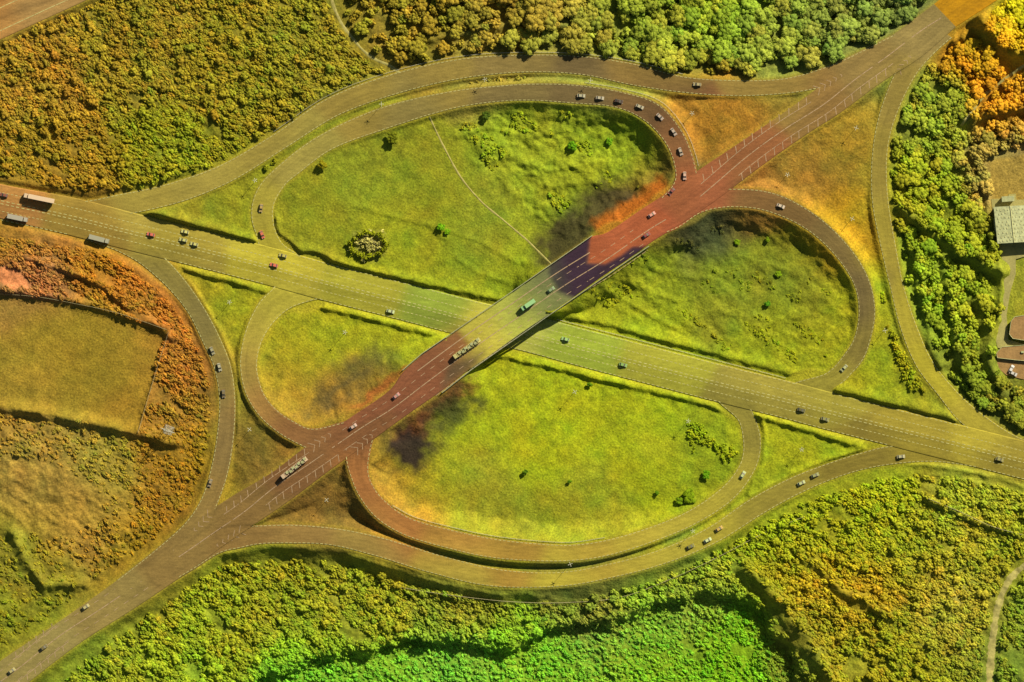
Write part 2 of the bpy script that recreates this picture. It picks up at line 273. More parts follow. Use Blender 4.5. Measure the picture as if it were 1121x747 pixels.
RD = '''0 215 176 112 62;100 240 155 118 50;200 268 146 130 42;300 285 156 155 36;400 318 135 148 34;480 340 112 146 38;640 375 125 158 38;720 400 134 150 36;850 432 132 132 42;1000 470 138 126 36;1110 502 132 122 36
150 215 160 138 55;220 195 155 138 55;300 155 150 130 52;400 105 156 128 56;480 85 150 122 56;560 70 142 115 60;700 82 150 112 58;860 95 154 118 58
286 235 155 150 46;300 270 155 155 40;330 175 148 142 58;450 118 132 118 56;560 102 120 102 55;640 102 112 90 52;700 116 118 78 52;745 160 140 85 55;748 200 168 84 55
770 205 172 85 60;700 250 186 84 60;660 278 180 84 60;620 298 110 120 80;600 320 105 130 62;565 342 150 172 60;525 370 172 172 55;494 392 150 95 60;460 424 142 74 56;395 468 142 82 54;330 510 138 86 54;260 560 145 102 58;190 605 150 112 62;120 655 148 122 64;40 715 142 128 66
820 170 158 86 55;900 115 150 104 58;950 80 145 112 62;1010 30 145 120 66;830 220 135 88 52;870 230 125 88 50;910 265 118 94 50;947 330 108 92 50;940 380 118 110 42;910 418 134 138 40
980 100 146 122 52;962 180 152 130 50;970 260 158 140 46;990 340 166 155 42;1020 410 164 160 36;1080 465 156 146 40
300 325 148 152 42;275 360 162 150 50;272 400 172 138 60;290 440 168 115 62;320 472 152 94 58;190 310 124 118 50;222 350 116 112 52;245 410 124 106 54;246 480 138 106 60;225 550 148 112 60
270 590 152 108 60;330 584 160 116 64;400 594 164 128 64;500 625 168 146 52;620 635 172 160 46;740 605 158 156 44;850 545 134 128 40;950 502 122 110 34
395 520 170 98 56;430 565 182 108 58;500 592 184 124 58;560 604 180 132 56;640 605 178 145 52;700 592 168 150 46;760 565 156 152 42;815 520 148 148 42;822 480 120 122 40;818 458 115 122 38
40 15 178 128 78;0 35 190 125 70;-20 -10 185 110 60'''
def tab(s):
    a = np.array([[float(v) for v in r.split()] for r in s.replace('\n', ';').split(';')]); return a[:, :2], lin(a[:, 2:])
def fix_v(c):
    c = c.copy(); o_ = (c[:, 0]-c[:, 1] > 55); c[o_] += (-12, 5, 4); d = np.maximum(c[:, 1]-c[:, 0], 0); k = np.where(d > 100, .58, .65)
    c[:, 0] += k*d; c[:, 1] -= .1*d; c[:, 2] += np.where(d > 100, 2, 16); return c
def fix_r(c):
    c = c.copy(); d = c[:, 0]-c[:, 1]
    c[:, 0] += np.interp(d, [-10, 5, 20, 40, 90], [30, 22, 13, -2, -6]); c[:, 1] += np.interp(d, [-10, 5, 20, 40, 90], [10, 12, 14, 9, 13]); c[:, 2] += np.interp(d, [-10, 5, 20, 40], [18, 16, 13, 3])
    return c
def tab(s, fix):
    a = np.array([[float(v) for v in r.split()] for r in s.replace('\n', ';').split(';')]); return a[:, :2], lin(fix(a[:, 2:]))
VP, VC = tab(VEG, fix_v); RP, RC = tab(RD, fix_r)
def veg_col(px, py):
    wx = px+8*fbm(px, py, 30, 2, 41); wy = py+8*fbm(px, py, 30, 2, 47)
    c = shep(wx, wy, VP, VC, 24)
    m = fbm(px, py, 26, 3, 51); f = fbm(px, py, 6, 2, 55)
    c = c*np.stack([1+.11*m+.16*f, 1-.02*m+.13*f, 1+.1*f], -1)
    return c
def blend(c, px, py, poly, rgb, feather, k=1.0, noise=0):
    qx = px+noise*fbm(px, py, 12, 3, 61); qy = py+noise*fbm(px, py, 12, 3, 67)
    d, _ = polydist(qx, qy, poly, True); ins = inpoly(qx, qy, poly); a = k*sstep(np.where(ins, d, -d)/max(feather, .01)*.5+.5)
    return c*(1-a[..., None])+lin(rgb)*a[..., None]
def road_col(px, py, isB=False, isX=False):
    c = shep(px, py, RP, RC, 17)
    if isB:
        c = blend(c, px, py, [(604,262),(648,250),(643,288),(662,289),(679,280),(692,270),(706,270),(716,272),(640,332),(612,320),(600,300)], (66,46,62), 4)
        c = blend(c, px, py, [(560,290),(610,286),(618,315),(600,330),(640,330),(600,350),(560,350)], (96,108,66), 14, .35)
        c = blend(c, px, py, [(430,405),(500,360),(516,380),(497,392),(488,412),(478,430),(380,470),(360,455)], (146,90,60), 5, .8)
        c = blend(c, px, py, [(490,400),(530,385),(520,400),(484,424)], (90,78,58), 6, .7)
        c = blend(c, px, py, [(647,256),(715,225),(735,240),(708,268),(692,270),(679,280),(662,289),(644,288)], (180,97,60), 1.5)
    m = fbm(px, py, 40, 2, 71)
    return c*(1+.06*m)[..., None]
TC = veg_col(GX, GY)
TC = blend(TC, GX, GY, FIELD, (152,128,30), 2, .55)
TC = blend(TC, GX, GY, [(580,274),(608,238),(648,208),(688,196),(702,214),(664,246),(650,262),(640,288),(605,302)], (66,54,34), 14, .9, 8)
TC = blend(TC, GX, GY, [(648,246),(700,210),(728,195),(735,215),(700,240),(656,266)], (185,98,25), 7, .85, 5)
TC = blend(TC, GX, GY, [(440,470),(480,430),(478,415),(520,420),(480,450),(470,475),(430,480)], (165,95,52), 8, .9, 8)
TC = blend(TC, GX, GY, [(400,430),(440,402),(448,412),(410,440),(380,458)], (168,95,42), 6, .85, 7)
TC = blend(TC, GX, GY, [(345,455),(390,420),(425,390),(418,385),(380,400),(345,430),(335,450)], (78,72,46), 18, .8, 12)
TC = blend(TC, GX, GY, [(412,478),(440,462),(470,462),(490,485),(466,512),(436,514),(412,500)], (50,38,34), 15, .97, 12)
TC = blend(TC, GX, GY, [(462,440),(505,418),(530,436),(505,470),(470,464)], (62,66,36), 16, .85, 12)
TC = blend(TC, GX, GY, [(-10,290),(18,295),(32,310),(38,322),(10,318),(-10,305)], (215,135,85), 3, .9, 5)
TC = blend(TC, GX, GY, [(0,560),(60,545),(110,555),(115,580),(60,600)], (185,150,55), 15, .5, 5)
TC = blend(TC, GX, GY, [(1082,178),(1121,168),(1180,168),(1180,220),(1088,222)], (168,140,62), 3, .9, 2)
TC = blend(TC, GX, GY, [(385,255),(415,252),(425,270),(412,284),(388,278)], (165,160,70), 4, .8, 3)
TC = blend(TC, GX, GY, [(1044,635),(1062,630),(1060,655),(1045,665)], (172,165,80), 6, .7, 3)
TC = blend(TC, GX, GY, [(700,480),(740,485),(725,505),(690,500)], (165,165,30), 10, .5, 5)
# bare verge beside each road
vg = np.exp(-(np.maximum(E-.2, 0)/1.3)**2)*.55
TC = TC*(1-vg[..., None])+(TC*.4+lin((185,160,50))*.6)*vg[..., None]

# ------------------------------------------------------------------ materials
def newmat(name, rough_=.9, spec=.15):
    m = bpy.data.materials.new(name); m.use_nodes = True; b = m.node_tree.nodes['Principled BSDF']
    b.inputs['Roughness'].default_value = rough_; b.inputs['Specular IOR Level'].default_value = spec
    return m, m.node_tree, b
def noise_mul(nt, src, scale, lo_, hi_, detail=4, dist=0, seed=0):
    tc = nt.nodes.new('ShaderNodeTexCoord'); n = nt.nodes.new('ShaderNodeTexNoise'); n.inputs['Scale'].default_value = scale; n.inputs['Detail'].default_value = detail
    n.inputs['Distortion'].default_value = dist
    mp = nt.nodes.new('ShaderNodeMapping'); mp.inputs['Location'].default_value = (seed*13.7, seed*5.1, 0)
    nt.links.new(tc.outputs['Object'], mp.inputs[0]); nt.links.new(mp.outputs[0], n.inputs['Vector'])
    mr = nt.nodes.new('ShaderNodeMapRange'); mr.inputs['From Min'].default_value = .3; mr.inputs['From Max'].default_value = .7
    mr.inputs['To Min'].default_value = lo_; mr.inputs['To Max'].default_value = hi_
    nt.links.new(n.outputs['Fac'], mr.inputs[0])
    v = nt.nodes.new('ShaderNodeVectorMath'); v.operation = 'SCALE'
    nt.links.new(src, v.inputs[0]); nt.links.new(mr.outputs[0], v.inputs['Scale'])
    return v.outputs[0], n.outputs['Fac'], mp
def attr_mat(name, attr=True, muls=((.8, .85, 1.15),), bump=0, bscale=1., rough_=.9, spec=.15, rgb=None, stretch=None):
    m, nt, b = newmat(name, rough_, spec)
    if rgb is not None:
        c = nt.nodes.new('ShaderNodeRGB'); c.outputs[0].default_value = (*rgb, 1); src = c.outputs[0]
    elif attr: a = nt.nodes.new('ShaderNodeAttribute'); a.attribute_name = 'tint'; src = a.outputs['Color']
    else: a = nt.nodes.new('ShaderNodeObjectInfo'); src = a.outputs['Color']
    for i, (s, l, h) in enumerate(muls):
        src, fac, mp = noise_mul(nt, src, s, l, h, seed=i)
        if stretch and i == 0: mp.inputs['Rotation'].default_value[2] = stretch[0]; mp.inputs['Scale'].default_value = (stretch[1], 1, 1)
    nt.links.new(src, b.inputs['Base Color'])
    if bump:
        _, fac, _ = noise_mul(nt, src, bscale, 0, 1, seed=9)
        bp_ = nt.nodes.new('ShaderNodeBump'); bp_.inputs['Strength'].default_value = bump; bp_.inputs['Distance'].default_value = .35
        nt.links.new(fac, bp_.inputs['Height']); nt.links.new(bp_.outputs[0], b.inputs['Normal'])
    return m
MG = attr_mat('ground_turf', muls=((1.1, .66, 1.34), (.16, .84, 1.16), (.04, .92, 1.08)), bump=.9, bscale=.8)
MR = attr_mat('asphalt', muls=((.9, .86, 1.14), (1.6, .88, 1.12), (.07, .93, 1.07)), bump=.25, bscale=.9, rough_=.85, stretch=(.6, .25))
MF = attr_mat('scrub_foliage', muls=((1.1, .78, 1.2),), spec=.1)
MT = attr_mat('tree_foliage', attr=False, muls=((.9, .78, 1.2),), spec=.1)
MBARK = attr_mat('bark', rgb=(.09, .07, .05), muls=((3, .8, 1.2),))
MCONC = attr_mat('pale_concrete', rgb=(.40, .40, .17), muls=((.6, .8, 1.2),), bump=.2)
MPAINT = attr_mat('road_paint', rgb=(.55, .50, .17), muls=((.8, .65, 1.15),), rough_=.7)
MPAINTW = attr_mat('pale_road_paint', rgb=(.45, .30, .15), muls=((.8, .65, 1.15),), rough_=.7)
MBODY = attr_mat('vehicle_paint', attr=False, muls=((1., .97, 1.03),), rough_=.35, spec=.5)
MGLASS = attr_mat('vehicle_glass', rgb=(.12, .11, .07), muls=((1., .9, 1.1),), rough_=.12, spec=.6)
MTYRE = attr_mat('tyre_rubber', rgb=(.025, .025, .025), muls=((2., .9, 1.1),))
MLAMP = attr_mat('lamp_glass', rgb=(.65, .62, .55), muls=((2., .9, 1.1),), rough_=.2, spec=.5)
MTAIL = attr_mat('tail_light', rgb=(.35, .03, .02), muls=((2., .9, 1.1),), rough_=.25, spec=.5)
MSTEEL = attr_mat('galvanised_steel', rgb=(.42, .39, .26), muls=((2., .8, 1.15),), rough_=.5, spec=.4)
MWHITE = attr_mat('white_metal', rgb=(.6, .56, .36), muls=((2., .85, 1.1),), rough_=.5, spec=.4)
MROOFG = attr_mat('green_roof_sheet', rgb=(.50, .50, .22), muls=((.5, .75, 1.2), (2., .85, 1.15)), rough_=.6)
MROOFL = attr_mat('cream_rooflight', rgb=(.55, .52, .22), muls=((1., .8, 1.15),), rough_=.4)
MYARD = attr_mat('yard_concrete', rgb=(.36, .31, .09), muls=((.15, .85, 1.15), (1.2, .85, 1.15)), bump=.2)
MBROWN = attr_mat('brown_paving', rgb=(.33, .19, .06), muls=((.25, .85, 1.15), (1.5, .85, 1.15)), bump=.3)
MDIRT = attr_mat('trodden_earth', rgb=(.40, .34, .09), muls=((.6, .75, 1.2),), bump=.4)
MWOOD = attr_mat('weathered_wood', rgb=(.42, .36, .16), muls=((2, .8, 1.2),))
MWALL = attr_mat('rendered_wall', rgb=(.4, .38, .2), muls=((.8, .85, 1.15),))

# ------------------------------------------------------------------ mesh helpers
def mk(name, V, F, mat, parent=None, tint=None, smooth=False, loc=None):
    """V (n,3) array, F list/array of faces -> one mesh object"""
    me = bpy.data.meshes.new(name); V = np.asarray(V, np.float32)
    if isinstance(F, np.ndarray):
        k = F.shape[1]; me.vertices.add(len(V)); me.vertices.foreach_set('co', V.ravel())
        me.loops.add(F.size); me.loops.foreach_set('vertex_index', F.ravel().astype(np.int32))
        me.polygons.add(len(F)); me.polygons.foreach_set('loop_start', np.arange(0, F.size, k, dtype=np.int32))
        try: me.polygons.foreach_set('loop_total', np.full(len(F), k, np.int32))
        except Exception: pass
        me.update(calc_edges=True)
    else: me.from_pydata([tuple(map(float, v)) for v in V], [], F); me.update()
    if tint is not None:
        a = me.color_attributes.new('tint', 'FLOAT_COLOR', 'POINT')
        c = np.ones((len(V), 4), np.float32); c[:, :3] = tint; a.data.foreach_set('color', c.ravel())
    me.materials.append(mat)
    if smooth: me.polygons.foreach_set('use_smooth', np.ones(len(me.polygons), bool))
    o = bpy.data.objects.new(name, me); col.objects.link(o)
    if parent: o.parent = parent
    if loc: o.location = loc
    return o
def tag(o, label=None, cat=None, group=None, kind=None):
    if label: o['label'] = label
    if cat: o['category'] = cat
    if group: o['group'] = group
    if kind: o['kind'] = kind
    return o
def empty(name, loc, rz=0):
    o = bpy.data.objects.new(name, None); col.objects.link(o); o.location = loc; o.rotation_euler = (0, 0, rz); o.empty_display_size = .5; return o
class MB:
    def __init__(s): s.V = []; s.F = []
    def add(s, V, F):
        b = len(s.V); s.V += [tuple(v) for v in V]; s.F += [tuple(i+b for i in f) for f in F]; return s
    def box(s, c, d, rz=0, taper=1., tz=None):
        x, y, z = [k/2 for k in d]; ca, sa = math.cos(rz), math.sin(rz); V = []
        for zz, t in ((-z, 1), (z, taper)):
            for a, b in ((-1, -1), (1, -1), (1, 1), (-1, 1)):
                px, py = a*x*t, b*y*(t if tz is None else tz if zz > 0 else 1); V.append((c[0]+px*ca-py*sa, c[1]+px*sa+py*ca, c[2]+zz))
        return s.add(V, [(3, 2, 1, 0), (4, 5, 6, 7), (0, 1, 5, 4), (1, 2, 6, 5), (2, 3, 7, 6), (3, 0, 4, 7)])
    def tube(s, p, q, r0, r1=None, n=8):
        r1 = r0 if r1 is None else r1; p = Vector(p); q = Vector(q); d = (q-p).normalized()
        u = d.cross(Vector((0, 0, 1)));  u = u.normalized() if u.length > 1e-3 else Vector((1, 0, 0)); v = d.cross(u)
        V = []
        for c, r in ((p, r0), (q, r1)):
            for k in range(n): a = 2*math.pi*k/n; V.append(c+(u*math.cos(a)+v*math.sin(a))*r)
        F = [(k, (k+1) % n, n+(k+1) % n, n+k) for k in range(n)]+[tuple(range(n))[::-1], tuple(range(n, 2*n))]
        return s.add(V, F)
    def prism(s, prof, y0, y1, inset=0):      # prof: (x,z) list, extruded across y
        n = len(prof); V = [(x, y0, z) for x, z in prof]+[(x, y1, z) for x, z in prof]
        F = [(k, (k+1) % n, n+(k+1) % n, n+k) for k in range(n)]+[tuple(range(n))[::-1], tuple(range(n, 2*n))]
        return s.add(V, F)
    def poly(s, pts, z0, z1):
        n = len(pts); V = [(x, y, z0) for x, y in pts]+[(x, y, z1) for x, y in pts]
        F = [(k, (k+1) % n, n+(k+1) % n, n+k) for k in range(n)]+[tuple(range(n))[::-1], tuple(range(n, 2*n))]
        return s.add(V, F)
    def build(s, name, mat, parent=None, bevel=0, loc=None, smooth=False):
        o = mk(name, np.array(s.V), s.F, mat, parent, smooth=smooth, loc=loc)
        import bmesh
        bm = bmesh.new(); bm.from_mesh(o.data)
        bmesh.ops.recalc_face_normals(bm, faces=bm.faces)
        if bevel: bmesh.ops.bevel(bm, geom=list(bm.edges), offset=bevel, segments=2, affect='EDGES', clamp_overlap=True)
        bm.to_mesh(o.data); bm.free(); return o
def gridF(ny, nx, off=0):
    i = np.arange(ny-1)[:, None]*nx+np.arange(nx-1)[None, :]; i = i.ravel()+off
    return np.stack([i, i+1, i+nx+1, i+nx], 1)

# ------------------------------------------------------------------ ground sheet
V = np.stack([(GX-CX)*M, (CY-GY)*M, T], -1).reshape(-1, 3)
F = gridF(*GX.shape)[:, ::-1]
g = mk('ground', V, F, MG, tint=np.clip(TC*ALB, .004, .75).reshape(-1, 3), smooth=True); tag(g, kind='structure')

# ------------------------------------------------------------------ road strips
def strip(r, name, mat, zfun, off, colf, nlat=None, skirt=.16, parent=None):
    n = len(r.C); wmax = r.hw.max()*2; k = nlat or max(4, int(wmax/1.3))
    t = np.linspace(0, 1, k+1); P = r.L[:, None, :]*(1-t)[None, :, None]+r.R[:, None, :]*t[None, :, None]
    z = zfun(P[..., 0], P[..., 1], r)+off
    X = np.concatenate([P[:, :1], P, P[:, -1:]], 1); Z = np.concatenate([z[:, :1]-skirt, z, z[:, -1:]-skirt], 1)
    V = np.stack([(X[..., 0]-CX)*M, (CY-X[..., 1])*M, Z], -1)
    tt = np.concatenate([t[:1], t, t[-1:]])[None, :]*r.hw.mean()*2*M; arc = np.r_[0, np.cumsum(np.linalg.norm(np.diff(r.C, axis=0), axis=1))][:, None]
    wear = 1-.085*(.5+.5*np.cos((tt-.6)*2*math.pi/1.9))*(.6+.4*fbm(arc+0*tt, tt*6, 40, 2, 33))+.09*fbm(arc/9+0*tt, tt*2.2, 2.4, 3, 91)
    pz = np.floor(arc/37+.2*np.floor(tt/3.6)); wear = wear*(1+.035*np.sin(pz*12.9+np.floor(tt/3.6)*4.1))
    c = np.clip(colf(X[..., 0], X[..., 1])*ALB*(1.08 if r is rA else .96)*wear[..., None], .004, .75)
    return mk(name, V.reshape(-1, 3), gridF(*X.shape[:2])[:, ::-1].copy(), mat, parent, tint=c.reshape(-1, 3))
def z_ground(px, py, r=None): return fld(ZR, px, py)
def z_own(px, py, r): return np.repeat(r.z[:, None], px.shape[1], 1) if px.ndim == 2 else near_road(r, px, py)[1]
order = [r for r in roads if r.name not in ('main_road', 'bridge_approach_road', 'resurfaced_road')]+[rBX, rBW, rBE, rA]
for i, r in enumerate(order):
    far_ = r.name in ('main_road', 'resurfaced_road', 'dual_carriageway') or r is rBW
    def zf(px, py, rr, far_=far_):
        z = fld(ZR, px, py)
        out = (px < -44) | (px > 1164) | (py < -44) | (py > 790)
        return np.where(out, rr.z[:, None], z)
    if r is rBX: cf = lambda x, y: np.broadcast_to(lin((196,140,8)), x.shape+(3,))*(1+.1*fbm(x, y, 5, 3, 77))[..., None]
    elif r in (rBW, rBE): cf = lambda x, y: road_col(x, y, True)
    elif r is rA:
        def cf(x, y):
            yc = np.interp(x, [p[0] for p in A_C], [p[1] for p in A_C]); n_ = sstep((yc-y)/5+.5)
            return road_col(x, y)*(.86+.26*n_)[..., None]
    elif r.name == 'dual_carriageway': cf = lambda x, y: road_col(x, y)*(1+.18*fbm(x*.35+y*.93, x*.01, 7, 2, 88))[..., None]
    else: cf = road_col
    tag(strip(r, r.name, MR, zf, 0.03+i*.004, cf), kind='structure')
ZMARK = .03+len(order)*.004+.012

# ------------------------------------------------------------------ the bridge
bc = W(545, 357)
br = empty('road_bridge', (bc[0], bc[1], 0)); tag(br, 'concrete road bridge carrying the diagonal red and green road over the main road', 'bridge')
def deckmesh():
    n = len(deck.C); k = 48; t = np.linspace(0, 1, k+1)
    P = deck.L[:, None]*(1-t)[None, :, None]+deck.R[:, None]*t[None, :, None]
    z = near_road(rBB, P[..., 0], P[..., 1])[1]
    return P, z
class _R: pass
rBB = _R(); rBB.C = np.concatenate([rBW.C, deck.C[1:-1], rBE.C]); rBB.hw = np.concatenate([rBW.hw, deck.hw[1:-1], rBE.hw]); rBB.z = np.concatenate([rBW.z, deck.z[1:-1], rBE.z])
P, z = deckmesh(); t = np.linspace(0, 1, P.shape[1])
def loc3(P, z): return np.stack([(P[..., 0]-CX)*M-bc[0], (CY-P[..., 1])*M-bc[1], z], -1)
ofs = .03+(len(order)-2)*.004
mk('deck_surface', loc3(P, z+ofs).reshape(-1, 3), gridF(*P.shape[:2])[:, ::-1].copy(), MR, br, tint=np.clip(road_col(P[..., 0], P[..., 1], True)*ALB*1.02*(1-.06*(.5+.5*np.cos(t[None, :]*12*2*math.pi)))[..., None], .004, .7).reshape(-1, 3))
# slab under the surface
ring = np.concatenate([P[:, :1]+(P[:, :1]-P[:, 9:10])*.04, P[:, -1:]+(P[:, -1:]-P[:, -10:-9])*.04], 1)
zt = np.repeat(deck.z[:, None], 2, 1)
V4 = np.concatenate([loc3(ring[:, :1], zt[:, :1]-1.3), loc3(ring[:, :1], zt[:, :1]-.02), loc3(ring[:, 1:], zt[:, :1]-.02), loc3(ring[:, 1:], zt[:, :1]-1.3)], 1)
nn = len(V4); FF = [(i*4+a, i*4+(a+1) % 4, (i+1)*4+(a+1) % 4, (i+1)*4+a) for i in range(nn-1) for a in range(4)]+[(0, 1, 2, 3), (nn*4-4, nn*4-1, nn*4-2, nn*4-3)]
mk('deck_slab', V4.reshape(-1, 3), FF, MCONC, br)
def zB(p): return float(near_road(rBB, np.array([p[0]]), np.array([p[1]]))[1][0])
def wall_line(pts, w, h, zf, base=-1.0):
    """thin wall along map points; returns an MB in bridge space"""
    mb = MB()
    for a, b in zip(pts[:-1], pts[1:]):
        za, zb = zf(a), zf(b); dx, dy = b[0]-a[0], b[1]-a[1]; L = math.hypot(dx, dy); nx, ny = -dy/L*w/2/M, dx/L*w/2/M
        V = []
        for (q, zq) in ((a, za), (b, zb)):
            for s, hh in ((-1, base), (1, base), (1, h), (-1, h)): X, Y = W(q[0]+nx*s, q[1]+ny*s); V.append((X-bc[0], Y-bc[1], zq+hh))
        mb.add(V, [(0, 1, 2, 3), (7, 6, 5, 4), (0, 4, 5, 1), (1, 5, 6, 2), (2, 6, 7, 3), (3, 7, 4, 0)])
    return mb
def seg(p, q, n): return [(p[0]+(q[0]-p[0])*i/n, p[1]+(q[1]-p[1])*i/n) for i in range(n+1)]
NWp = [(441,405.5),(462,387.5),(550,327),(648,258.5)]; SEp = [(484,430),(516,405),(603,344),(710,270)]
for pts, nm in ((NWp, 'n'), (SEp, 's')):
    q = []
    for a, b in zip(pts[:-1], pts[1:]): q += seg(a, b, 8)[:-1]
    q.append(pts[-1])
    o = wall_line(q, .45, 1.05, zB).build('parapet', MCONC, br)
    rl = MB()
    for a, b in zip(q[:-1:2], q[2::2]):
        A_ = W(*a); B_ = W(*b); za, zb = zB(a)+1.35, zB(b)+1.35
        rl.tube((A_[0]-bc[0], A_[1]-bc[1], za), (B_[0]-bc[0], B_[1]-bc[1], zb), .07, n=5)
        rl.box((A_[0]-bc[0], A_[1]-bc[1], za-.2), (.1, .1, .4))
    rl.build('rail', MSTEEL, o)
for e_ in (('462 389', '516 403'), ('575 311.5', '628 325.5')):
    a, b = [tuple(map(float, s.split())) for s in e_]
    wall_line([a, b], 1.2, -.25, lambda p: 8.05, base=-4).build('abutment', MCONC, br)
def acA(f, off):   # point on the bridge axis offset across the main road
    return None
for (a, b) in (((487,371.5),(541.5,386)), ((515,346),(572,361.5)), ((550,329.5),(604,343.5))):
    for t in (.12, .38, .62, .88):
        p = (a[0]+(b[0]-a[0])*t, a[1]+(b[1]-a[1])*t); X, Y = W(*p)
        mb = MB(); mb.tube((X-bc[0], Y-bc[1], -.5), (X-bc[0], Y-bc[1], 6.9), .45, n=10); mb.build('pier', MCONC, br)
# ------------------------------------------------------------------ road markings (painted)
def lat(r, t, i0=None, i1=None):
    return (r.L*(1-t)+r.R*t)[i0:i1]
def paint(mb, line, w, dash, gap, zf, phase=0, x0=None, x1=None):
    """line (n,2) map points; w metres; dash/gap map units"""
    d = np.r_[0, np.cumsum(np.linalg.norm(np.diff(line, axis=0), axis=1))]
    tot = d[-1]; s = phase
    segs = []
    while s < tot:
        e = min(s+dash, tot)
        k = max(2, int((e-s)/3)+1); u = np.linspace(s, e, k)
        segs.append(np.stack([np.interp(u, d, line[:, 0]), np.interp(u, d, line[:, 1])], 1)); s = e+gap
    for S in segs:
        if S[:, 0].max() < -40 or S[:, 0].min() > 1160 or S[:, 1].max() < -40 or S[:, 1].min() > 785: continue
        t = np.gradient(S, axis=0); t /= np.linalg.norm(t, axis=1)[:, None]+1e-9; nrm = np.stack([-t[:, 1], t[:, 0]], 1)*w/2/M
        a = S+nrm; b = S-nrm
        za = zf(a[:, 0], a[:, 1])+ZMARK; zb = zf(b[:, 0], b[:, 1])+ZMARK
        V = np.concatenate([np.stack([(a[:, 0]-CX)*M, (CY-a[:, 1])*M, za], 1), np.stack([(b[:, 0]-CX)*M, (CY-b[:, 1])*M, zb], 1)])
        n = len(S); mb.add(V, [(i+1, i, n+i, n+i+1) for i in range(n-1)])
def inside_deck(x, y): return inpoly(np.asarray(x), np.asarray(y), [(462,389),(516,403),(628,325.5),(575,311.5)])
zg = lambda x, y: fld(ZR, x, y)
zb_ = lambda x, y: near_road(rBB, x, y)[1]
cw = MB()
cA = rA.C*0
tA = 20/41.5
ctr = rA.L+(rA.R-rA.L)*(21.5/41.5)
nA = np.stack([-rA.t[:, 1], rA.t[:, 0]], 1)
for o_ in (-1.6, 1.6): paint(cw, ctr+nA*o_, .36, 3.4, 2.4, zg)
for o_ in (-10.5, 9.5): paint(cw, ctr+nA*o_, .30, 2.6, 2.2, zg, 3)
mA2 = MB()
for o_ in (-20.3, 18.8):
    l = ctr+nA*o_; m = (l[:, 0] > 325) if o_ < 0 else (l[:, 0] > 200)
    if o_ < 0:
        for a_, b_ in ((325, 545), (600, 872), (918, 1052)): paint(cw, l[(l[:, 0] > a_) & (l[:, 0] < b_)], .32, 3.2, 2.2, zg)
    else:
        for a_, b_ in ((-30, 75), (195, 288), (350, 490), (545, 790), (832, 972), (1075, 1160)): paint(cw, l[(l[:, 0] > a_) & (l[:, 0] < b_)], .32, 3.2, 2.2, zg)
tag(cw.build('lane_marking', MPAINT), kind='structure')
bw = MB()
# bridge road: centre line, lane lines
BC = [(-60,789,0),(16,735),(67,695),(107,669),(150,640),(200,607),(236,582),(268,560),(300,534),(340,507),(395,469),(430,447),(467,419),(494,399),(530,373),(560,352.5),(616,314),(667,282),(710,252),(755,224),(821,169),(860,141),(901,115),(935,88),(971,62),(1008,34),(1030,20)]
bcl = catmull([p[:2] for p in BC], 2)
bt = np.gradient(bcl, axis=0); bt /= np.linalg.norm(bt, axis=1)[:, None]; bn = np.stack([-bt[:, 1], bt[:, 0]], 1)
paint(bw, bcl, .42, 14, .8, zb_)
for o_ in (-9.5, 9.5):
    l = bcl+bn*o_
    paint(bw, l[(bcl[:, 0] < 640) & (bcl[:, 0] > 380)], .26, 6, 7, zb_)
    paint(bw, l[(bcl[:, 0] < 200)], .26, 6, 7, zb_)
    paint(bw, l[(bcl[:, 0] > 640) & (bcl[:, 0] < 700)], .26, 6, 7, zb_)
paint(bw, bcl[(bcl[:, 0] > 466) & (bcl[:, 0] < 655)]+bn[(bcl[:, 0] > 466) & (bcl[:, 0] < 655)]*-16, .45, 200, 1, zb_)
paint(bw, bcl[(bcl[:, 0] > 466) & (bcl[:, 0] < 700)]+bn[(bcl[:, 0] > 466) & (bcl[:, 0] < 700)]*17.5, .3, 5, 1.5, zb_)
# hatched shoulders
def hatch(x0, x1, o1, o2, step, skew):
    m = (bcl[:, 0] > x0) & (bcl[:, 0] < x1); c = bcl[m]; n_ = bn[m]; t_ = bt[m]
    paint(bw, c+n_*o1, .32, 8, .8, zb_)
    d = np.r_[0, np.cumsum(np.linalg.norm(np.diff(c, axis=0), axis=1))]
    for s in np.arange(3, d[-1]-3, step):
        i = np.searchsorted(d, s); i = min(i, len(c)-1)
        p = c[i]+n_[i]*o1; q = c[i]+n_[i]*o2+t_[i]*skew
        paint(bw, np.array([p, q]), .36, 50, 1, zb_)
hatch(250, 345, -10.5, -16.5, 10.5, 3.5); hatch(285, 385, 9.5, 16.5, 10.5, -3.5)
hatch(755, 893, -10, -17, 11.5, 4); hatch(800, 972, 10, 17, 11.5, -4)
hatch(20, 70, -11, -16, 10, 3); hatch(10, 70, 11, 16, 10, -3)
# chevrons at the road noses
def chev(ap, dirv, n_, w0, grow, step):
    L = math.hypot(*dirv); d = (dirv[0]/L, dirv[1]/L); nx, ny = -d[1], d[0]
    for i in range(n_):
        w_ = w0-grow*i; c = (ap[0]+d[0]*step*i, ap[1]+d[1]*step*i)
        for s in (-1, 1): paint(bw, np.array([(c[0]+nx*s*w_-d[0]*w_*.9, c[1]+ny*s*w_-d[1]*w_*.9), c]), .3, 50, 1, zg)
chev((897, 97), (.85, -.5), 5, 6, 1.1, 7); chev((985, 76), (.62, -.78), 4, 5, 1.1, 6)
chev((228, 566), (-.7, .7), 4, 6, 1.2, 7); chev((262, 583), (-.85, .5), 5, 6, 1.1, 7); chev((345, 487), (.83, -.55), 4, 6, 1.2, 7); chev((392, 490), (.75, -.66), 4, 6, 1.2, 7)
tag(bw.build('lane_marking', MPAINTW), kind='structure')
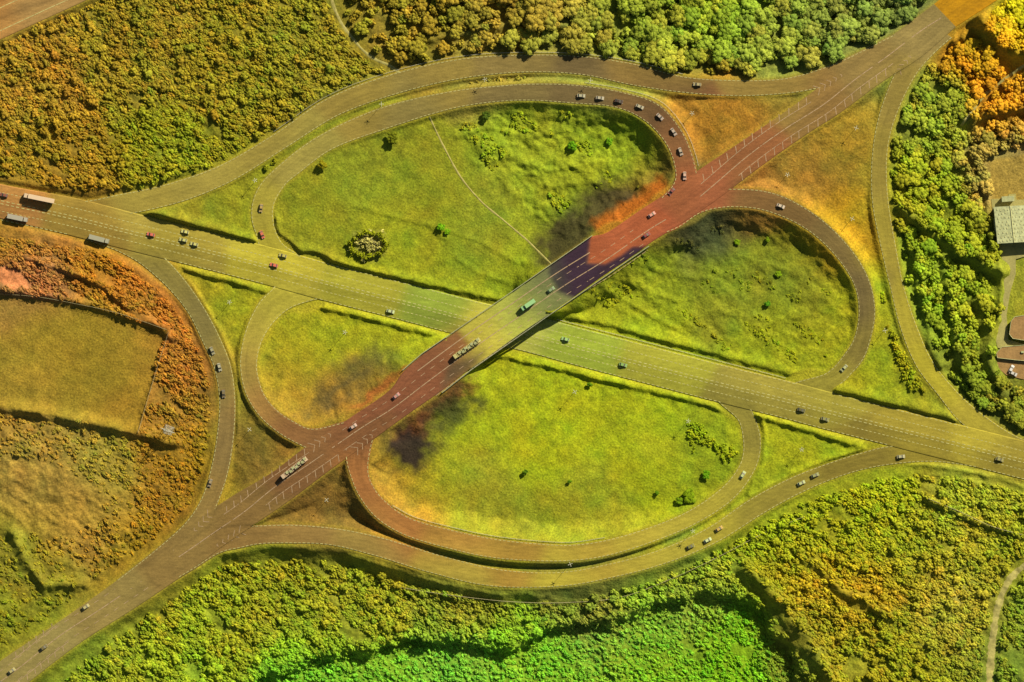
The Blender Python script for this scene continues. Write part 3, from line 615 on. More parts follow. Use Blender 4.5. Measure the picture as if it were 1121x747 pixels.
# edge lines on slips and loops
el = MB()
for r in roads:
    if r.name in ('slip_road', 'loop_ramp'):
        for t in (.045, .955):
            l = lat(r, t); k = len(l)
            ins = np.zeros(k, bool)
            for q in (rA, rBW, rBE): ins |= near_road(q, l[:, 0], l[:, 1])[0] < -1.5
            idx = np.where(~ins)[0]
            if len(idx) > 4: paint(el, l[idx[0]:idx[-1]+1], .3, 3.0, 1.8, zg)
    if r.name == 'dual_carriageway':
        for t in (.12, .42, .62, .9): paint(el, lat(r, t), .35, 12, .8, zg)
tag(el.build('edge_marking', MPAINT), kind='structure')

# ------------------------------------------------------------------ paths draped on the ground
def path(name, pts, w, mat, lift=.1):
    c = catmull(pts, 1.5); t = np.gradient(c, axis=0); t /= np.linalg.norm(t, axis=1)[:, None]+1e-9; n = np.stack([-t[:, 1], t[:, 0]], 1)
    u = np.linspace(-1, 1, 5); ww = w/2*(1+.25*fbm(c[:, 0], c[:, 1], 8, 2, 3))
    P = c[:, None]+n[:, None]*u[None, :, None]*ww[:, None, None]
    z = fld(T, P[..., 0], P[..., 1])+lift
    V = np.stack([(P[..., 0]-CX)*M, (CY-P[..., 1])*M, z], -1)
    V[:, 0, 2] -= .25; V[:, -1, 2] -= .25
    return tag(mk(name, V.reshape(-1, 3), gridF(*P.shape[:2]), mat), kind='structure')
PTOP = [(361,-30),(364,2),(374,26),(386,42),(398,56),(412,66),(426,72),(437,80)]
PBR = [(1160,600),(1121,620),(1104,637),(1094,660),(1088,690),(1083,747),(1081,790)]
PLOOP = [(470,128),(478,145),(488,165),(505,195),(528,222),(552,242),(578,264)]
PR = [(1121,72),(1098,88),(1078,104),(1062,124),(1052,138)]
path('footpath', PTOP, 4.5, MDIRT); path('track', PBR, 9, MDIRT, .15); path('footpath', PLOOP, 2.6, MDIRT); path('track', PR, 4, MDIRT, .15)
path('footpath', [(470,205),(440,262),(480,236)][:0] or [(578,264),(592,278),(604,290)], 2.4, MDIRT)

# ------------------------------------------------------------------ foliage
def ico(sub=2):
    import bmesh
    bm = bmesh.new(); bmesh.ops.create_icosphere(bm, subdivisions=sub, radius=1); bm.verts.ensure_lookup_table()
    V = np.array([v.co[:] for v in bm.verts]); F = np.array([[v.index for v in f.verts] for f in bm.faces]); bm.free(); return V, F
IV2, IF2 = ico(2); IV1, IF1 = ico(1)
def crown(nl, leaves, sub, seed, flat=.75, leafsize=.16, fine=False):
    """unit crown: lumps plus many leaf faces; base at z=0, radius about 1"""
    r = np.random.default_rng(seed); Vs = []; Fs = []; off = 0; cen = []
    IV, IF = (IV2, IF2) if sub == 2 else (IV1, IF1)
    for k in range(nl):
        a = r.uniform(0, 6.28); d = 0 if k == 0 else r.uniform(.35, .72); rad = .62 if k == 0 else r.uniform(.3, .5)
        if fine and k: d = math.sqrt(r.uniform(.04, .72)); rad = r.uniform(.17, .33)
        if fine and k == 0: rad = .6
        c = np.array([d*math.cos(a), d*math.sin(a), .55+(.35 if k == 0 and not fine else .1 if k == 0 else (.75*(1-d*d)**.5*.8-.15+r.uniform(-.12, .12)) if fine else r.uniform(-.2, .3))]); cen.append((c, rad))
        disp = 1+r.uniform(-.28, .28, len(IV)); v = IV*disp[:, None]*rad*np.array([1, 1, flat])+c
        Vs.append(v); Fs.append(IF+off); off += len(v)
    V = np.concatenate(Vs); F = np.concatenate(Fs)
    lv = []
    for k in range(leaves):
        c, rad = cen[r.integers(len(cen))]; d = r.normal(size=3); d[2] = abs(d[2])*.9-.15; d /= np.linalg.norm(d)
        p = c+d*rad*r.uniform(.9, 1.32)*np.array([1, 1, flat])
        u = r.normal(size=3); u /= np.linalg.norm(u); w = np.cross(u, d+r.normal(size=3)*.5); w /= np.linalg.norm(w)+1e-6; s = leafsize*r.uniform(.5, 1.2)
        lv += [p-u*s, p+u*s, p+w*s*1.1]
    if lv:
        lv = np.array(lv); F = np.concatenate([F, np.arange(len(lv)).reshape(-1, 3)+len(V)]); V = np.concatenate([V, lv])
    return V, F
SMALL = [crown(9, 70, 1, s, .9, .13, True) for s in range(9)]
MED = [crown(16, 380, 2, s+300, .85, .09, True) for s in range(6)]
BIG = [crown(22, 900, 2, s+100, .85, .075, True) for s in range(7)]
def scatter(key, sp, drop, seed, excl=()):
    poly = WOODS[key]; xs = [p[0] for p in poly]; ys = [p[1] for p in poly]
    r = np.random.default_rng(seed); nx = int((max(xs)-min(xs))/sp)+2; ny = int((max(ys)-min(ys))/(sp*.87))+2
    X, Y = np.meshgrid(np.arange(nx), np.arange(ny)); X = min(xs)+(X+.5*(Y % 2))*sp; Y = min(ys)+Y*sp*.87
    X = X+r.uniform(-.38, .38, X.shape)*sp; Y = Y+r.uniform(-.38, .38, Y.shape)*sp; X = X.ravel(); Y = Y.ravel()
    ok = inpoly(X, Y, poly) & (X > -38) & (X < 1160) & (Y > -38) & (Y < 785) & (fld(E, X, Y) > ({'top': 4.6, 'right': 4.0}.get(key, 2.6))) & (fld(SCSH, X, Y) < .5)
    ok &= aniso(X, Y, 16, 2, seed, 2.4) > drop
    for p in excl: ok &= ~inpoly(X, Y, p)
    if key == 'loopright': ok &= ~inpoly(X, Y, [(580,274),(608,238),(648,208),(688,196),(702,214),(660,262),(605,302)])
    if key == 'south': ok &= (X > 770) | (fld(E, X, Y) > np.interp(X, [0, 80, 200, 560, 700, 770], [5, 5.5, 7.5, 7.5, 5, 2.6])+.8*fbm(X, Y, 15, 2, 4))
    if key == 'left': ok &= ~((Y > 465) & (X < 150) & (r.random(len(X)) < .4))
    for p, w in ((PTOP, 9.5 if key == 'top' else 6), (PBR, 9), (PLOOP, 4), (PR, 5)):
        ok &= polydist(X, Y, p)[0] > w
    return X[ok], Y[ok]
def canopy_col(X, Y, r, k=1.15):
    c = veg_col(X, Y)*k*1.2; j = r.normal(0, .13, len(X)); h = r.normal(0, .07, len(X))
    c = c*np.clip(1+j*.8, .6, 1.5)[:, None]; c[:, 0] *= 1+h; c[:, 1] *= 1-h*.3; c[:, 2] *= .75; vd_ = polydist(X, Y, VALLEY, True)[0]; v_ = sstep(np.where(inpoly(X, Y, VALLEY), vd_, -vd_)/50+.45)[:, None]; c = c*(1-v_)+c*np.array([.85, 1.08, 1.5])*v_
    return c
def mass(name, X, Y, R_, H_, seed, templates, label, cat, k=1.15, el=1.):
    r = np.random.default_rng(seed); C = canopy_col(X, Y, r, k)
    Z = fld(T, X, Y); Vs = []; Fs = []; Cs = []; off = 0
    for i in range(len(X)):
        tv, tf = templates[r.integers(len(templates))]; a = r.uniform(0, 6.28); ca, sa = math.cos(a), math.sin(a)
        rad = R_[i]; v = np.empty_like(tv); sq = r.uniform(.85, 1.2)
        xa = (tv[:, 0]*ca-tv[:, 1]*sa)*rad*el*sq; ya = (tv[:, 0]*sa+tv[:, 1]*ca)*rad/el**.5/sq; g_ = .64+r.uniform(-.5, .5)*(el > 1)
        v[:, 0] = xa*math.cos(g_)+ya*math.sin(g_); v[:, 1] = -xa*math.sin(g_)+ya*math.cos(g_); v[:, 2] = tv[:, 2]*H_[i]
        v += ((X[i]-CX)*M, (CY-Y[i])*M, Z[i]-.25*H_[i])
        Vs.append(v); Fs.append(tf+off); off += len(v); Cs.append(np.broadcast_to(C[i], v.shape)*(1+.12*(r.random((len(v), 1))-.5)))
    o = mk(name, np.concatenate(Vs), np.concatenate(Fs), MF, tint=np.clip(np.concatenate(Cs)*ALB, .004, .8))
    return tag(o, label, cat, kind='stuff')
EX = [FIELD, YARD]
PALEX = [(-40,508),(20,500),(60,506),(104,530),(116,562),(80,588),(25,582),(-40,590)]
def mix(*a): return np.concatenate(a)
lists = {}
lists['nw'] = scatter('nw', 5.0, -.95, 1)
lists['left'] = scatter('left', 4.5, -.65, 2, EX+[PALEX, [(-40,290),(20,292),(38,318),(-40,315)]])
lists['south'] = scatter('south', 5.1, -.8, 3)
lists['strip'] = scatter('strip', 4.6, -.7, 4)
lists['loopright'] = scatter('loopright', 5, .42, 5)
lists['eloop'] = scatter('eloop', 5, .55, 6)
lists['sright'] = scatter('sright', 4.6, -.1, 7)
lists['estrip'] = scatter('estrip', 4.6, -.2, 8)
lists['top'] = scatter('top', 10.5, -.8, 9)
lists['right'] = scatter('right', 7.6, -.7, 10, [YARD])
def radii(k, n, r):
    b = {'nw': 2.15, 'left': 1.9, 'south': 2.15, 'strip': 1.7, 'loopright': 1.3, 'eloop': 1.1, 'sright': 1.4, 'estrip': 1.6, 'top': 3.9, 'right': 2.8}[k]
    return b*np.clip(r.normal(1, .25, n), .55, 1.6)
allR = {}
for i, (k, (X, Y)) in enumerate(lists.items()):
    r = np.random.default_rng(300+i); R_ = radii(k, len(X), r)
    if k == 'south': R_ *= 1-.3*inpoly(X, Y, VALLEY)
    if k == 'top': R_ *= .95* np.clip(.72+(X-430)/400, .7, 1.12)
    if k in ('nw', 'left', 'south'): R_ *= .82
    if k == 'left': R_ *= np.where(Y > 455, .72, 1)
    allR[k] = R_
LOWW = {'loopright': .42, 'eloop': .35, 'sright': .7, 'estrip': .9, 'strip': .7}
# individual shrubs and trees
shrub_lab = {'nw': 'olive green and ochre shrub in the dense scrub left of the upper curving slip road', 'left': 'rusty orange shrub in the scrub around the rectangular field on the left',
 'south': 'yellow green shrub in the wide scrub below the lower slip road'}
tree_lab = {'top': 'rounded pale green tree in the wood along the top edge above the slip road', 'right': 'green tree in the wood between the right slip road and the compound'}
def proto_crowns(mat):
    out = []
    for V_, F_ in BIG:
        o = mk('crown', V_, F_, mat); out.append(o.data); bpy.data.objects.remove(o)
    return out
CR = proto_crowns(MT)
sm = []
for V_, F_ in [crown(12, 260, 2, s+200, .85, .11, True) for s in range(6)]:
    o = mk('shrub', V_, F_, MT); sm.append(o.data); bpy.data.objects.remove(o)
def trunk_mb():
    mb = MB(); mb.tube((0, 0, -.4), (.05, .03, .5), .075, .05, 7)
    for k in range(5):
        a = k*1.26; mb.tube((.04, .02, .3+.04*k), (.42*math.cos(a), .42*math.sin(a), .75), .03, .012, 5)
    return mb
o = trunk_mb().build('trunk', MBARK); TRK = o.data; bpy.data.objects.remove(o)
def add_tree(name, x, y, rad, h, c, r, label, group, cat='tree'):
    rt = empty(name, (*W(x, y), float(fld(T, x, y))), r.uniform(0, 6.28)); tag(rt, label, cat, group)
    a = bpy.data.objects.new('crown', CR[r.integers(len(CR))]); col.objects.link(a); a.parent = rt; a.scale = (rad, rad, h*.62); a.location = (0, 0, h*.16)
    a.color = (*np.clip(c*ALB, .004, .8), 1)
    b = bpy.data.objects.new('trunk', TRK); col.objects.link(b); b.parent = rt; b.scale = (rad, rad, h*.75)
    return rt
rr = np.random.default_rng(55)
cand = [(allR[k][i], k, i) for k in ('top', 'right') for i in range(len(allR[k])) if -3 < lists[k][0][i] < 1124 and -3 < lists[k][1][i] < 750]
cand.sort(reverse=True); chosen = cand[:298]; ch = {k: set() for k in lists}
for _, k, i in chosen: ch[k].add(i)
for k in ('top', 'right'):
    X, Y = lists[k]; C = canopy_col(X, Y, rr, 1.2 if k == 'top' else 1.35)
    for i in sorted(ch[k]):
        if X[i] > 1095 and Y[i] < 30: lab_ = 'vivid light green tree in the top right corner'; grp = 'vivid green trees in the top right corner'
        elif X[i] > 1060 and Y[i] < 135: lab_ = 'bright orange yellow tree in the top right clump'; grp = 'orange yellow trees at top right'
        else: lab_ = tree_lab[k]; grp = {'top': 'trees of the wood along the top edge', 'right': 'trees of the wood beside the compound'}[k]
        R_ = allR[k][i]; add_tree('broadleaf_tree', X[i], Y[i], R_, R_*(1.2 if k == 'top' else 1.0), C[i], rr, lab_, grp)
restX = mix(*[np.delete(lists[k][0], list(ch[k])) for k in ('top', 'right')]); restY = mix(*[np.delete(lists[k][1], list(ch[k])) for k in ('top', 'right')])
restR = mix(*[np.delete(allR[k], list(ch[k])) for k in ('top', 'right')])
mass('woodland', restX, restY, restR, restR*1.1, 5, MED, 'smaller crowns filling the woods at the top and right', 'woodland', 1.28)
cand = [(allR[k][i], k, i) for k in ('nw', 'left', 'south') for i in range(len(allR[k])) if -2 < lists[k][0][i] < 1123 and -2 < lists[k][1][i] < 749]
cand.sort(reverse=True)
for _, k, i in cand[:296]: ch[k].add(i)
for k in ('nw', 'left', 'south'):
    X, Y = lists[k]; C = canopy_col(X, Y, rr, {'nw': 1.2, 'left': 1.12, 'south': 1.24}[k])
    for i in sorted(ch[k]):
        vin = bool(inpoly(np.array([X[i]]), np.array([Y[i]]), VALLEY)[0])
        lab_ = 'vivid green shrub in the low valley along the bottom edge' if vin else shrub_lab[k]
        grp = 'vivid green valley shrubs' if vin else {'nw': 'shrubs of the upper left scrub', 'left': 'shrubs of the left scrub', 'south': 'shrubs of the lower scrub'}[k]
        R_ = allR[k][i]*1.05; s = bpy.data.objects.new('shrub', sm[rr.integers(len(sm))]); col.objects.link(s)
        s.location = (*W(X[i], Y[i]), float(fld(T, X[i], Y[i]))-.2*R_); s.scale = (R_, R_, R_*.85); s.rotation_euler = (0, 0, rr.uniform(0, 6.28))
        s.color = (*np.clip(C[i]*ALB, .004, .8), 1); tag(s, lab_, 'shrub', grp)
for k, lab_ in (('nw', 'dense olive and ochre scrub left of the upper slip road'), ('left', 'rusty orange scrub around the rectangular field'), ('south', 'yellow green scrub covering the ground below the lower slip road')):
    X = np.delete(lists[k][0], list(ch[k])); Y = np.delete(lists[k][1], list(ch[k])); R_ = np.delete(allR[k], list(ch[k]))
    k_ = {'nw': 1.2, 'left': 1.12, 'south': 1.24}[k]; mass('scrub', X, Y, R_, R_*np.where((k == 'left') & (Y > 455), .62, .82 if k == 'south' else .78)*(.66+.42*aniso(X, Y, 9, 2, 90, 2.4)), 9, SMALL, lab_, 'scrub', k_, 1.35)
LX = mix(*[lists[k][0] for k in LOWW]); LY = mix(*[lists[k][1] for k in LOWW]); LR = mix(*[allR[k] for k in LOWW]); LH = mix(*[allR[k]*v for k, v in LOWW.items()])
mass('low_scrub', LX, LY, LR, LH, 10, SMALL, 'low tufts and brambles dotted over the meadows inside the loops', 'scrub', 1.05)

# lone bushes
def bush(x, y, rad, h, rgb, label, name='bush'):
    return add_tree(name, x, y, rad, h, lin(rgb), rr, label, None, 'bush')
for b in [(353,181,2.6,3.4,(150,140,22),'olive bush on the upper left rim of the big upper meadow, beside the loop road'),
          (430,151,3.4,3.6,(120,125,22),'dark olive bush under the loop road where it crosses the top of the meadow'),
          (532,128,2.6,2.6,(80,100,24),'dark green bush below the loop road, right of the footpath'),
          (483,249,2.2,2.4,(120,175,20),'bright green bush in the middle of the upper meadow beside the footpath'),
          (490,254,1.7,1.6,(130,175,20),'small bright bush touching a larger one in the upper meadow'),
          (627,160,2.6,3.0,(110,165,20),'tall bush casting a dark shadow in the upper meadow, nearest the queue of cars'),
          (667,155,2.2,2.4,(120,170,24),'green bush at the right end of the upper meadow'),
          (575,517,1.6,2.2,(95,125,15),'small dark round bush in the left part of the lower meadow'),
          (624,527,1.2,1.8,(100,140,12),'tiny upright bush in the middle of the lower meadow'),
          (719,540,1.2,1.6,(100,140,12),'tiny bush in the lower meadow near its bottom right rim'),
          (755,543,4.0,3.0,(130,155,14),'broad rounded bush on the bottom right rim of the lower meadow'),
          (744,549,2.4,2.4,(120,150,14),'smaller bush left of the broad one by the lower loop road'),
          (773,520,2.4,2.2,(110,160,12),'bush on the right slope of the lower meadow above the broad rim bush'),
          (646,421,1.6,2.4,(100,135,12),'pointed dark bush in the lower meadow just below the main road'),
          (840,333,1.7,1.8,(90,145,22),'dark green bush in the middle of the right meadow'),
          (807,265,1.8,1.6,(130,160,20),'yellow green bush near the top of the right meadow'),
          (852,300,2.0,1.6,(130,160,20),'yellow green bush in the upper right of the right meadow'),
          (840,262,1.5,1.4,(125,150,20),'small bush under the curve of the right loop road')]:
    bush(*b)
# the pale thicket
tk = empty('reed_thicket', (*W(404, 267), ground(404, 267))); tag(tk, 'pale straw coloured thicket ringed by dark bushes in the upper meadow', 'thicket')
def blob_part(name, pts, rad, h, rgb, mat=MF, tmpl=SMALL):
    r = np.random.default_rng(len(pts)*7+3); Vs = []; Fs = []; Cs = []; off = 0; bx, by = W(404, 267)
    for (x, y) in pts:
        tv, tf = tmpl[r.integers(len(tmpl))]; k = r.uniform(.7, 1.25); X, Y = W(x, y)
        Vs.append(tv*np.array([rad*k, rad*k, h*k])+np.array([X-bx, Y-by, ground(x, y)-tk.location[2]-.2])); Fs.append(tf+off); off += len(tv)
        Cs.append(np.broadcast_to(lin(rgb)*r.uniform(.75, 1.25)*ALB, tv.shape))
    return mk(name, np.concatenate(Vs), np.concatenate(Fs), mat, tk, tint=np.concatenate(Cs))
r_ = np.random.default_rng(3)
inner = [(404+r_.normal(0, 7), 267+r_.normal(0, 5.5)) for _ in range(45)]
ringp = [(404+20*math.cos(a)*r_.uniform(.85, 1.05), 268+14*math.sin(a)*r_.uniform(.85, 1.05)) for a in np.linspace(0, 6.28, 30)]
blob_part('reeds', inner, 1.2, 1.8, (210,200,110)); blob_part('leafy_rim', ringp, 1.6, 2.4, (150,155,22))
mb = MB()
for k in range(60):
    x, y = inner[k % 45]; x += r_.normal(0, 3); y += r_.normal(0, 2); X, Y = W(x, y); bx, by = W(404, 267); a = r_.uniform(0, 6.28); L = r_.uniform(1, 2.4)
    mb.tube((X-bx, Y-by, .3), (X-bx+L*math.cos(a), Y-by+L*math.sin(a), r_.uniform(1.6, 2.6)), .09, .05, 4)
mb.build('dead_branches', MWOOD, tk)

# ------------------------------------------------------------------ the compound on the right
def flatpoly(name, pts, z0, z1, mat, cat=None, label=None, kind=None):
    mb = MB(); mb.poly([W(*p) for p in pts], z0, z1); o = mb.build(name, mat, bevel=.05); return tag(o, label, cat, None, kind)
zy = max(ground(1110, 280), ground(1105, 330), ground(1100, 240), ground(1115,220))+.35
flatpoly('yard', [(1085,218),(1104,217),(1104,213),(1112,212),(1113,219),(1180,215),(1180,282),(1125,280),(1112,284),(1112,300),(1106,320),(1102,345),(1104,372),(1122,377),(1180,379),(1180,386),(1110,383),(1092,381),(1089,368),(1093,345),(1098,322),(1100,292),(1093,272),(1088,240)], zy-2.5, zy, MYARD, kind='structure')
def flat_building(pts, c, h, label):
    X0, Y0 = W(*c); e_ = empty('flat_roofed_building', (X0, Y0, zy)); tag(e_, label, 'building')
    sh = lambda k: [((W(*p)[0]-X0)*k, (W(*p)[1]-Y0)*k) for p in pts]
    mb = MB(); mb.poly(sh(.98), -2, h-.1); mb.build('wall', MWALL, e_)
    mb = MB(); mb.poly(sh(1.0), h-.1, h+.15); rf = mb.build('roof', MBROWN, e_, .05)
    mb = MB(); q = sh(.985)
    for a_, b_ in zip(q, q[1:]+q[:1]): mb.tube((*a_, h+.25), (*b_, h+.25), .16, n=4)
    mb.build('roof_edging', MCONC, rf)
    for (u, v) in ((.35, .1), (-.3, .15)):
        mb = MB(); mb.box((u*10, v*8, h+.5), (1.6, 1.1, .7)); mb.build('roof_unit', MCONC, rf, .05)
flat_building([(x, y) for x, y in PAD1], (1132, 359), 2.2, 'brown flat roofed building with rounded corners, upper of two at right edge')
flat_building([(1090,387),(1096,380),(1130,377),(1180,380),(1180,400),(1130,396),(1112,394.5),(1091,392)], (1125, 388), 1.6, 'brown flat roofed building with rounded corners, lower of two at right edge')
flatpoly('paved_terrace', [(1091,392.5),(1112,395),(1130,396.5),(1180,400.5),(1180,424),(1130,418),(1102,411),(1092,403)], zy-3, zy+.4, MBROWN, kind='structure')
mb = MB()
pts = [W(*p) for p in [(1130,398),(1112,396),(1092,393.5)]]
for a, b in zip(pts[:-1], pts[1:]): mb.tube((*a, zy+.5), (*b, zy+.5), .12, n=5)
tag(mb.build('kerb', MCONC), kind='structure')
# big shed: speckled roof
ang = math.radians(-80); hx, hy = W(1118, 245)
hall = empty('warehouse', (hx, hy, zy)); tag(hall, 'flat roofed warehouse with speckled green roof and pale centre ridge at the right edge', 'warehouse')
def hp(u, v):   # u along right, v down, roof slightly rotated
    x = 1088+u*1.0+v*.105; y = 228+v-u*.06; X, Y = W(x, y); return (X-hx, Y-hy)
mb = MB(); mb.poly([hp(0, 0), hp(62, 0), hp(62, 38), hp(0, 38)], 0, 5.2); mb.build('wall', MWALL, hall, .05)
mb = MB()
c0 = [hp(-1, -1), hp(17, -1), hp(17, 39), hp(-1, 39)]; c1 = [hp(17, -1), hp(35, -1), hp(35, 39), hp(17, 39)]; c2 = [hp(35, -1), hp(63, -1), hp(63, 39), hp(35, 39)]
for c, (za, zb2) in ((c0, (5.3, 6.0)), (c1, (6.0, 5.7)), (c2, (5.7, 6.0))):
    Vv = [(*c[0], za), (*c[1], zb2), (*c[2], zb2), (*c[3], za)]; mb.add(Vv+[(x, y, z-.3) for x, y, z in Vv], [(0, 1, 2, 3), (7, 6, 5, 4), (0, 4, 5, 1), (1, 5, 6, 2), (2, 6, 7, 3), (3, 7, 4, 0)])
roof = mb.build('roof', MROOFG, hall)
a_, b_ = hp(17, -1), hp(17, 39); mb = MB(); mb.tube((*a_, 6.12), (*b_, 6.12), .22, n=6); mb.build('ridge_cap', MROOFL, roof)
r_ = np.random.default_rng(9)
for i in range(8):
    for j in range(9):
        u = 2+i*4.1+r_.uniform(-.8, .8)+(1.6 if j % 2 else 0); v = 2.5+j*4.2+r_.uniform(-.8, .8)
        if abs(u-17) < 1.3 or u > 34: continue
        z_ = 5.3+.7*(u+1)/18 if u < 17 else 6.0-.3*(u-17)/18
        p = hp(u, v); mb = MB(); mb.box((p[0], p[1], z_+.1), (.55, .8, .16), rz=math.radians(-6)+r_.uniform(-.1, .1)); mb.build('rooflight', MROOFL, roof)
mb = MB(); p = hp(-1.5, 20); mb.box((p[0], p[1], 2.5), (.5, 9, .3), rz=math.radians(6)); mb.build('awning', MROOFL, hall)
for (x, y, w_, d_, h_, lab_) in ((1103,218,6.5,2.6,3,'small flat roofed pale annexe against the top side of the warehouse'), (1102,265,5.5,2.0,2.6,'low pale lean-to at the bottom left corner of the warehouse')):
    X, Y = W(x, y); e_ = empty('outbuilding', (X, Y, zy), math.radians(4)); tag(e_, lab_, 'outbuilding')
    mb = MB(); mb.box((0, 0, h_/2), (w_, d_, h_)); mb.build('wall', MWALL, e_, .04)
    mb = MB(); mb.box((0, 0, h_+.1), (w_+.4, d_+.4, .2)); mb.build('roof', MCONC, e_, .03)
    mb = MB(); mb.box((w_*.2, -d_/2-.02, 1), (.9, .06, 2)); mb.build('door', MWOOD, e_)

# ------------------------------------------------------------------ tall lamp masts (seen from above as pale stars)
def mast(x, y, label, h=11., arms=5, rz=0.):
    e_ = empty('lamp_mast', (*W(x, y), ground(x, y)), rz); tag(e_, label, 'lamp mast', 'tall lamp masts around the junction')
    mb = MB(); mb.tube((0, 0, -.5), (0, 0, h), .11, .06, 8); mb.build('pole', MSTEEL, e_)
    for k in range(arms):
        a = 2*math.pi*k/arms; mb = MB(); mb.tube((.0, 0, h-.3), (.9*math.cos(a), .9*math.sin(a), h), .06, n=5); ar = mb.build('arm', MWHITE, e_)
        mb = MB(); mb.box((1.0*math.cos(a), 1.0*math.sin(a), h+.02), (.6, .3, .16), rz=a); mb.build('lantern', MWHITE, ar, .03)
    mb = MB(); mb.tube((0, 0, h-.35), (0, 0, h+.1), .35, .3, 8); mb.build('hub', MWHITE, e_)
for i, (x, y, l) in enumerate([(418,115,'pale lamp mast between the two upper arcs, left of the other one there'),(531,88,'pale lamp mast between the two upper arcs near the top of the loop'),
  (646,89,'pale lamp mast above the start of the car queue on the upper loop'),(757,125,'white lamp mast on the orange grass triangle right of the car queue'),
  (936,141,'white lamp mast on the upper part of the large right grass triangle'),(861,192,'small lamp mast on the orange grass just above the right loop road'),
  (932,240,'bright white lamp mast on the grass between right loop and right slip road'),(252,331,'white lamp mast on the small green triangle left of the lower left loop'),
  (274,470,'white lamp mast on the dark grass triangle left of the lower left loop'),(378,364,'white lamp mast in the small lower left meadow'),(358,547,'white lamp mast on the brown triangle below the bridge road'),
  (753,461,'white lamp mast in the lower meadow near its right end'),(629,429,'pale lamp mast in the lower meadow below the main road'),(877,492,'grey lamp mast on the green triangle at lower right'),
  (624,617,'pale lamp mast in the dark strip between the two bottom arcs'),(758,581,'pale lamp mast at the right end of the dark strip between bottom arcs'),
  (968,362,'dull lamp mast in the scrub strip beside the right slip road'),(280,198,'pale lamp mast in the scrub left of the upper loop road')]):
    mast(x, y, l, 7 if i % 3 else 7.6, 5 if i % 2 else 4, i*.7)

# pylon beside the field
px_, py_ = 185, 471
py = empty('lattice_pylon', (*W(px_, py_), ground(px_, py_)), math.radians(-20)); tag(py, 'pale lattice pylon among orange shrubs at the corner of the rectangular field', 'pylon')
mb = MB(); Hh = 14
for sx in (-1, 1):
    for sy in (-1, 1):
        mb.tube((sx*2.6, sy*2.6, -.5), (sx*.45, sy*.45, Hh), .13, .09, 5)
for k in range(6):
    z0 = k*Hh/6; z1 = (k+1)*Hh/6; w0 = 2.6-2.15*z0/Hh; w1 = 2.6-2.15*z1/Hh
    for (ax, ay, bx_, by_) in ((-1,-1,1,-1),(1,-1,1,1),(1,1,-1,1),(-1,1,-1,-1)):
        mb.tube((ax*w0, ay*w0, z0), (bx_*w1, by_*w1, z1), .06, n=4); mb.tube((bx_*w0, by_*w0, z0), (ax*w1, ay*w1, z1), .06, n=4)
mb.build('lattice_mast', MSTEEL, py)
for z_, L in ((Hh-3.5, 4.2), (Hh-.5, 3.0)):
    mb = MB()
    for s in (-1, 1):
        mb.tube((0, -.45, z_), (s*L, 0, z_+.2), .1, n=4); mb.tube((0, .45, z_), (s*L, 0, z_+.2), .1, n=4); mb.tube((0, 0, z_+1.2), (s*L, 0, z_+.2), .08, n=4)
    mb.build('cross_arm', MSTEEL, py)

# ------------------------------------------------------------------ fences and crash barriers
def fence(name, pts, label, cat, h=1.1, step=8, mat=MWOOD, railr=.07, postr=.09, on=T, nr=2, group=None):
    c = catmull(pts, 2); d = np.r_[0, np.cumsum(np.linalg.norm(np.diff(c, axis=0), axis=1))]
    n = max(2, int(d[-1]/step)); u = np.linspace(0, d[-1], n+1); x = np.interp(u, d, c[:, 0]); y = np.interp(u, d, c[:, 1])
    ox, oy = W(x[0], y[0]); oz = float(fld(on, x[0], y[0])); e_ = empty(name, (ox, oy, oz)); tag(e_, label, cat, group)
    Q = [(*[a-b for a, b in zip(W(xx, yy), (ox, oy))], float(fld(on, xx, yy))-oz) for xx, yy in zip(x, y)]
    mp_ = MB()
    for q in Q: mp_.box((q[0], q[1], q[2]+h/2-.2), (postr*2, postr*2, h+.4))
    mp_.build('post_row', mat, e_)
    mr_ = MB()
    for a, b in zip(Q[:-1], Q[1:]):
        for k in range(nr):
            hz = h*(1-.45*k)-.05; mr_.tube((a[0], a[1], a[2]+hz), (b[0], b[1], b[2]+hz), railr, n=4)
    mr_.build('rail', mat, e_)
fence('wire_fence', [(430,642),(480,650),(560,659),(620,660),(680,654),(735,634),(790,608),(840,582),(880,566)], 'pale post and rail fence running through the scrub below the lower slip road', 'fence', 1.3, 7, railr=.12)
fence('wire_fence', [(1016,546),(1050,560),(1085,576),(1121,586),(1160,596)], 'pale fence crossing the scrub at the lower right edge', 'fence', 1.3, 7, railr=.12)
fence('field_fence', [(185,364),(176,392),(168,418),(152,473)], 'thin fence on the right side of the rectangular field', 'fence', 1.1, 6)
fence('field_fence', [(0,322),(40,325),(80,332),(130,343),(183,361)], 'thin fence on the top side of the rectangular field', 'fence', 1.1, 6)
fence('crash_barrier', [(300,144.5),(360,104.8),(437,76.6),(508,61.8),(580,57.8),(640,60),(694,68),(747,81.5)], 'steel crash barrier on the outer edge of the uppermost slip road', 'crash barrier', .75, 6, MSTEEL, .12, .07, nr=1, group='steel crash barriers')
fence('crash_barrier', [(430,553),(452,565),(497,577.5),(540,586.5),(583,591.5),(625,593.5),(662,588.5)], 'steel crash barrier on the inner edge of the lower loop road', 'crash barrier', .75, 6, MSTEEL, .12, .07, nr=1, group='steel crash barriers')
fence('crash_barrier', [(640,91),(683,98.5),(724,112.5),(750,143),(761,170),(764,182)], 'steel crash barrier outside the car queue on the upper loop', 'crash barrier', .75, 6, MSTEEL, .12, .07, nr=1, group='steel crash barriers')
fence('crash_barrier', [(610,350),(667,364.5),(760,388.5),(860,414)], 'steel crash barrier on the upper edge of the main road right of the bridge', 'crash barrier', .75, 6, MSTEEL, .12, .07, nr=1, group='steel crash barriers')

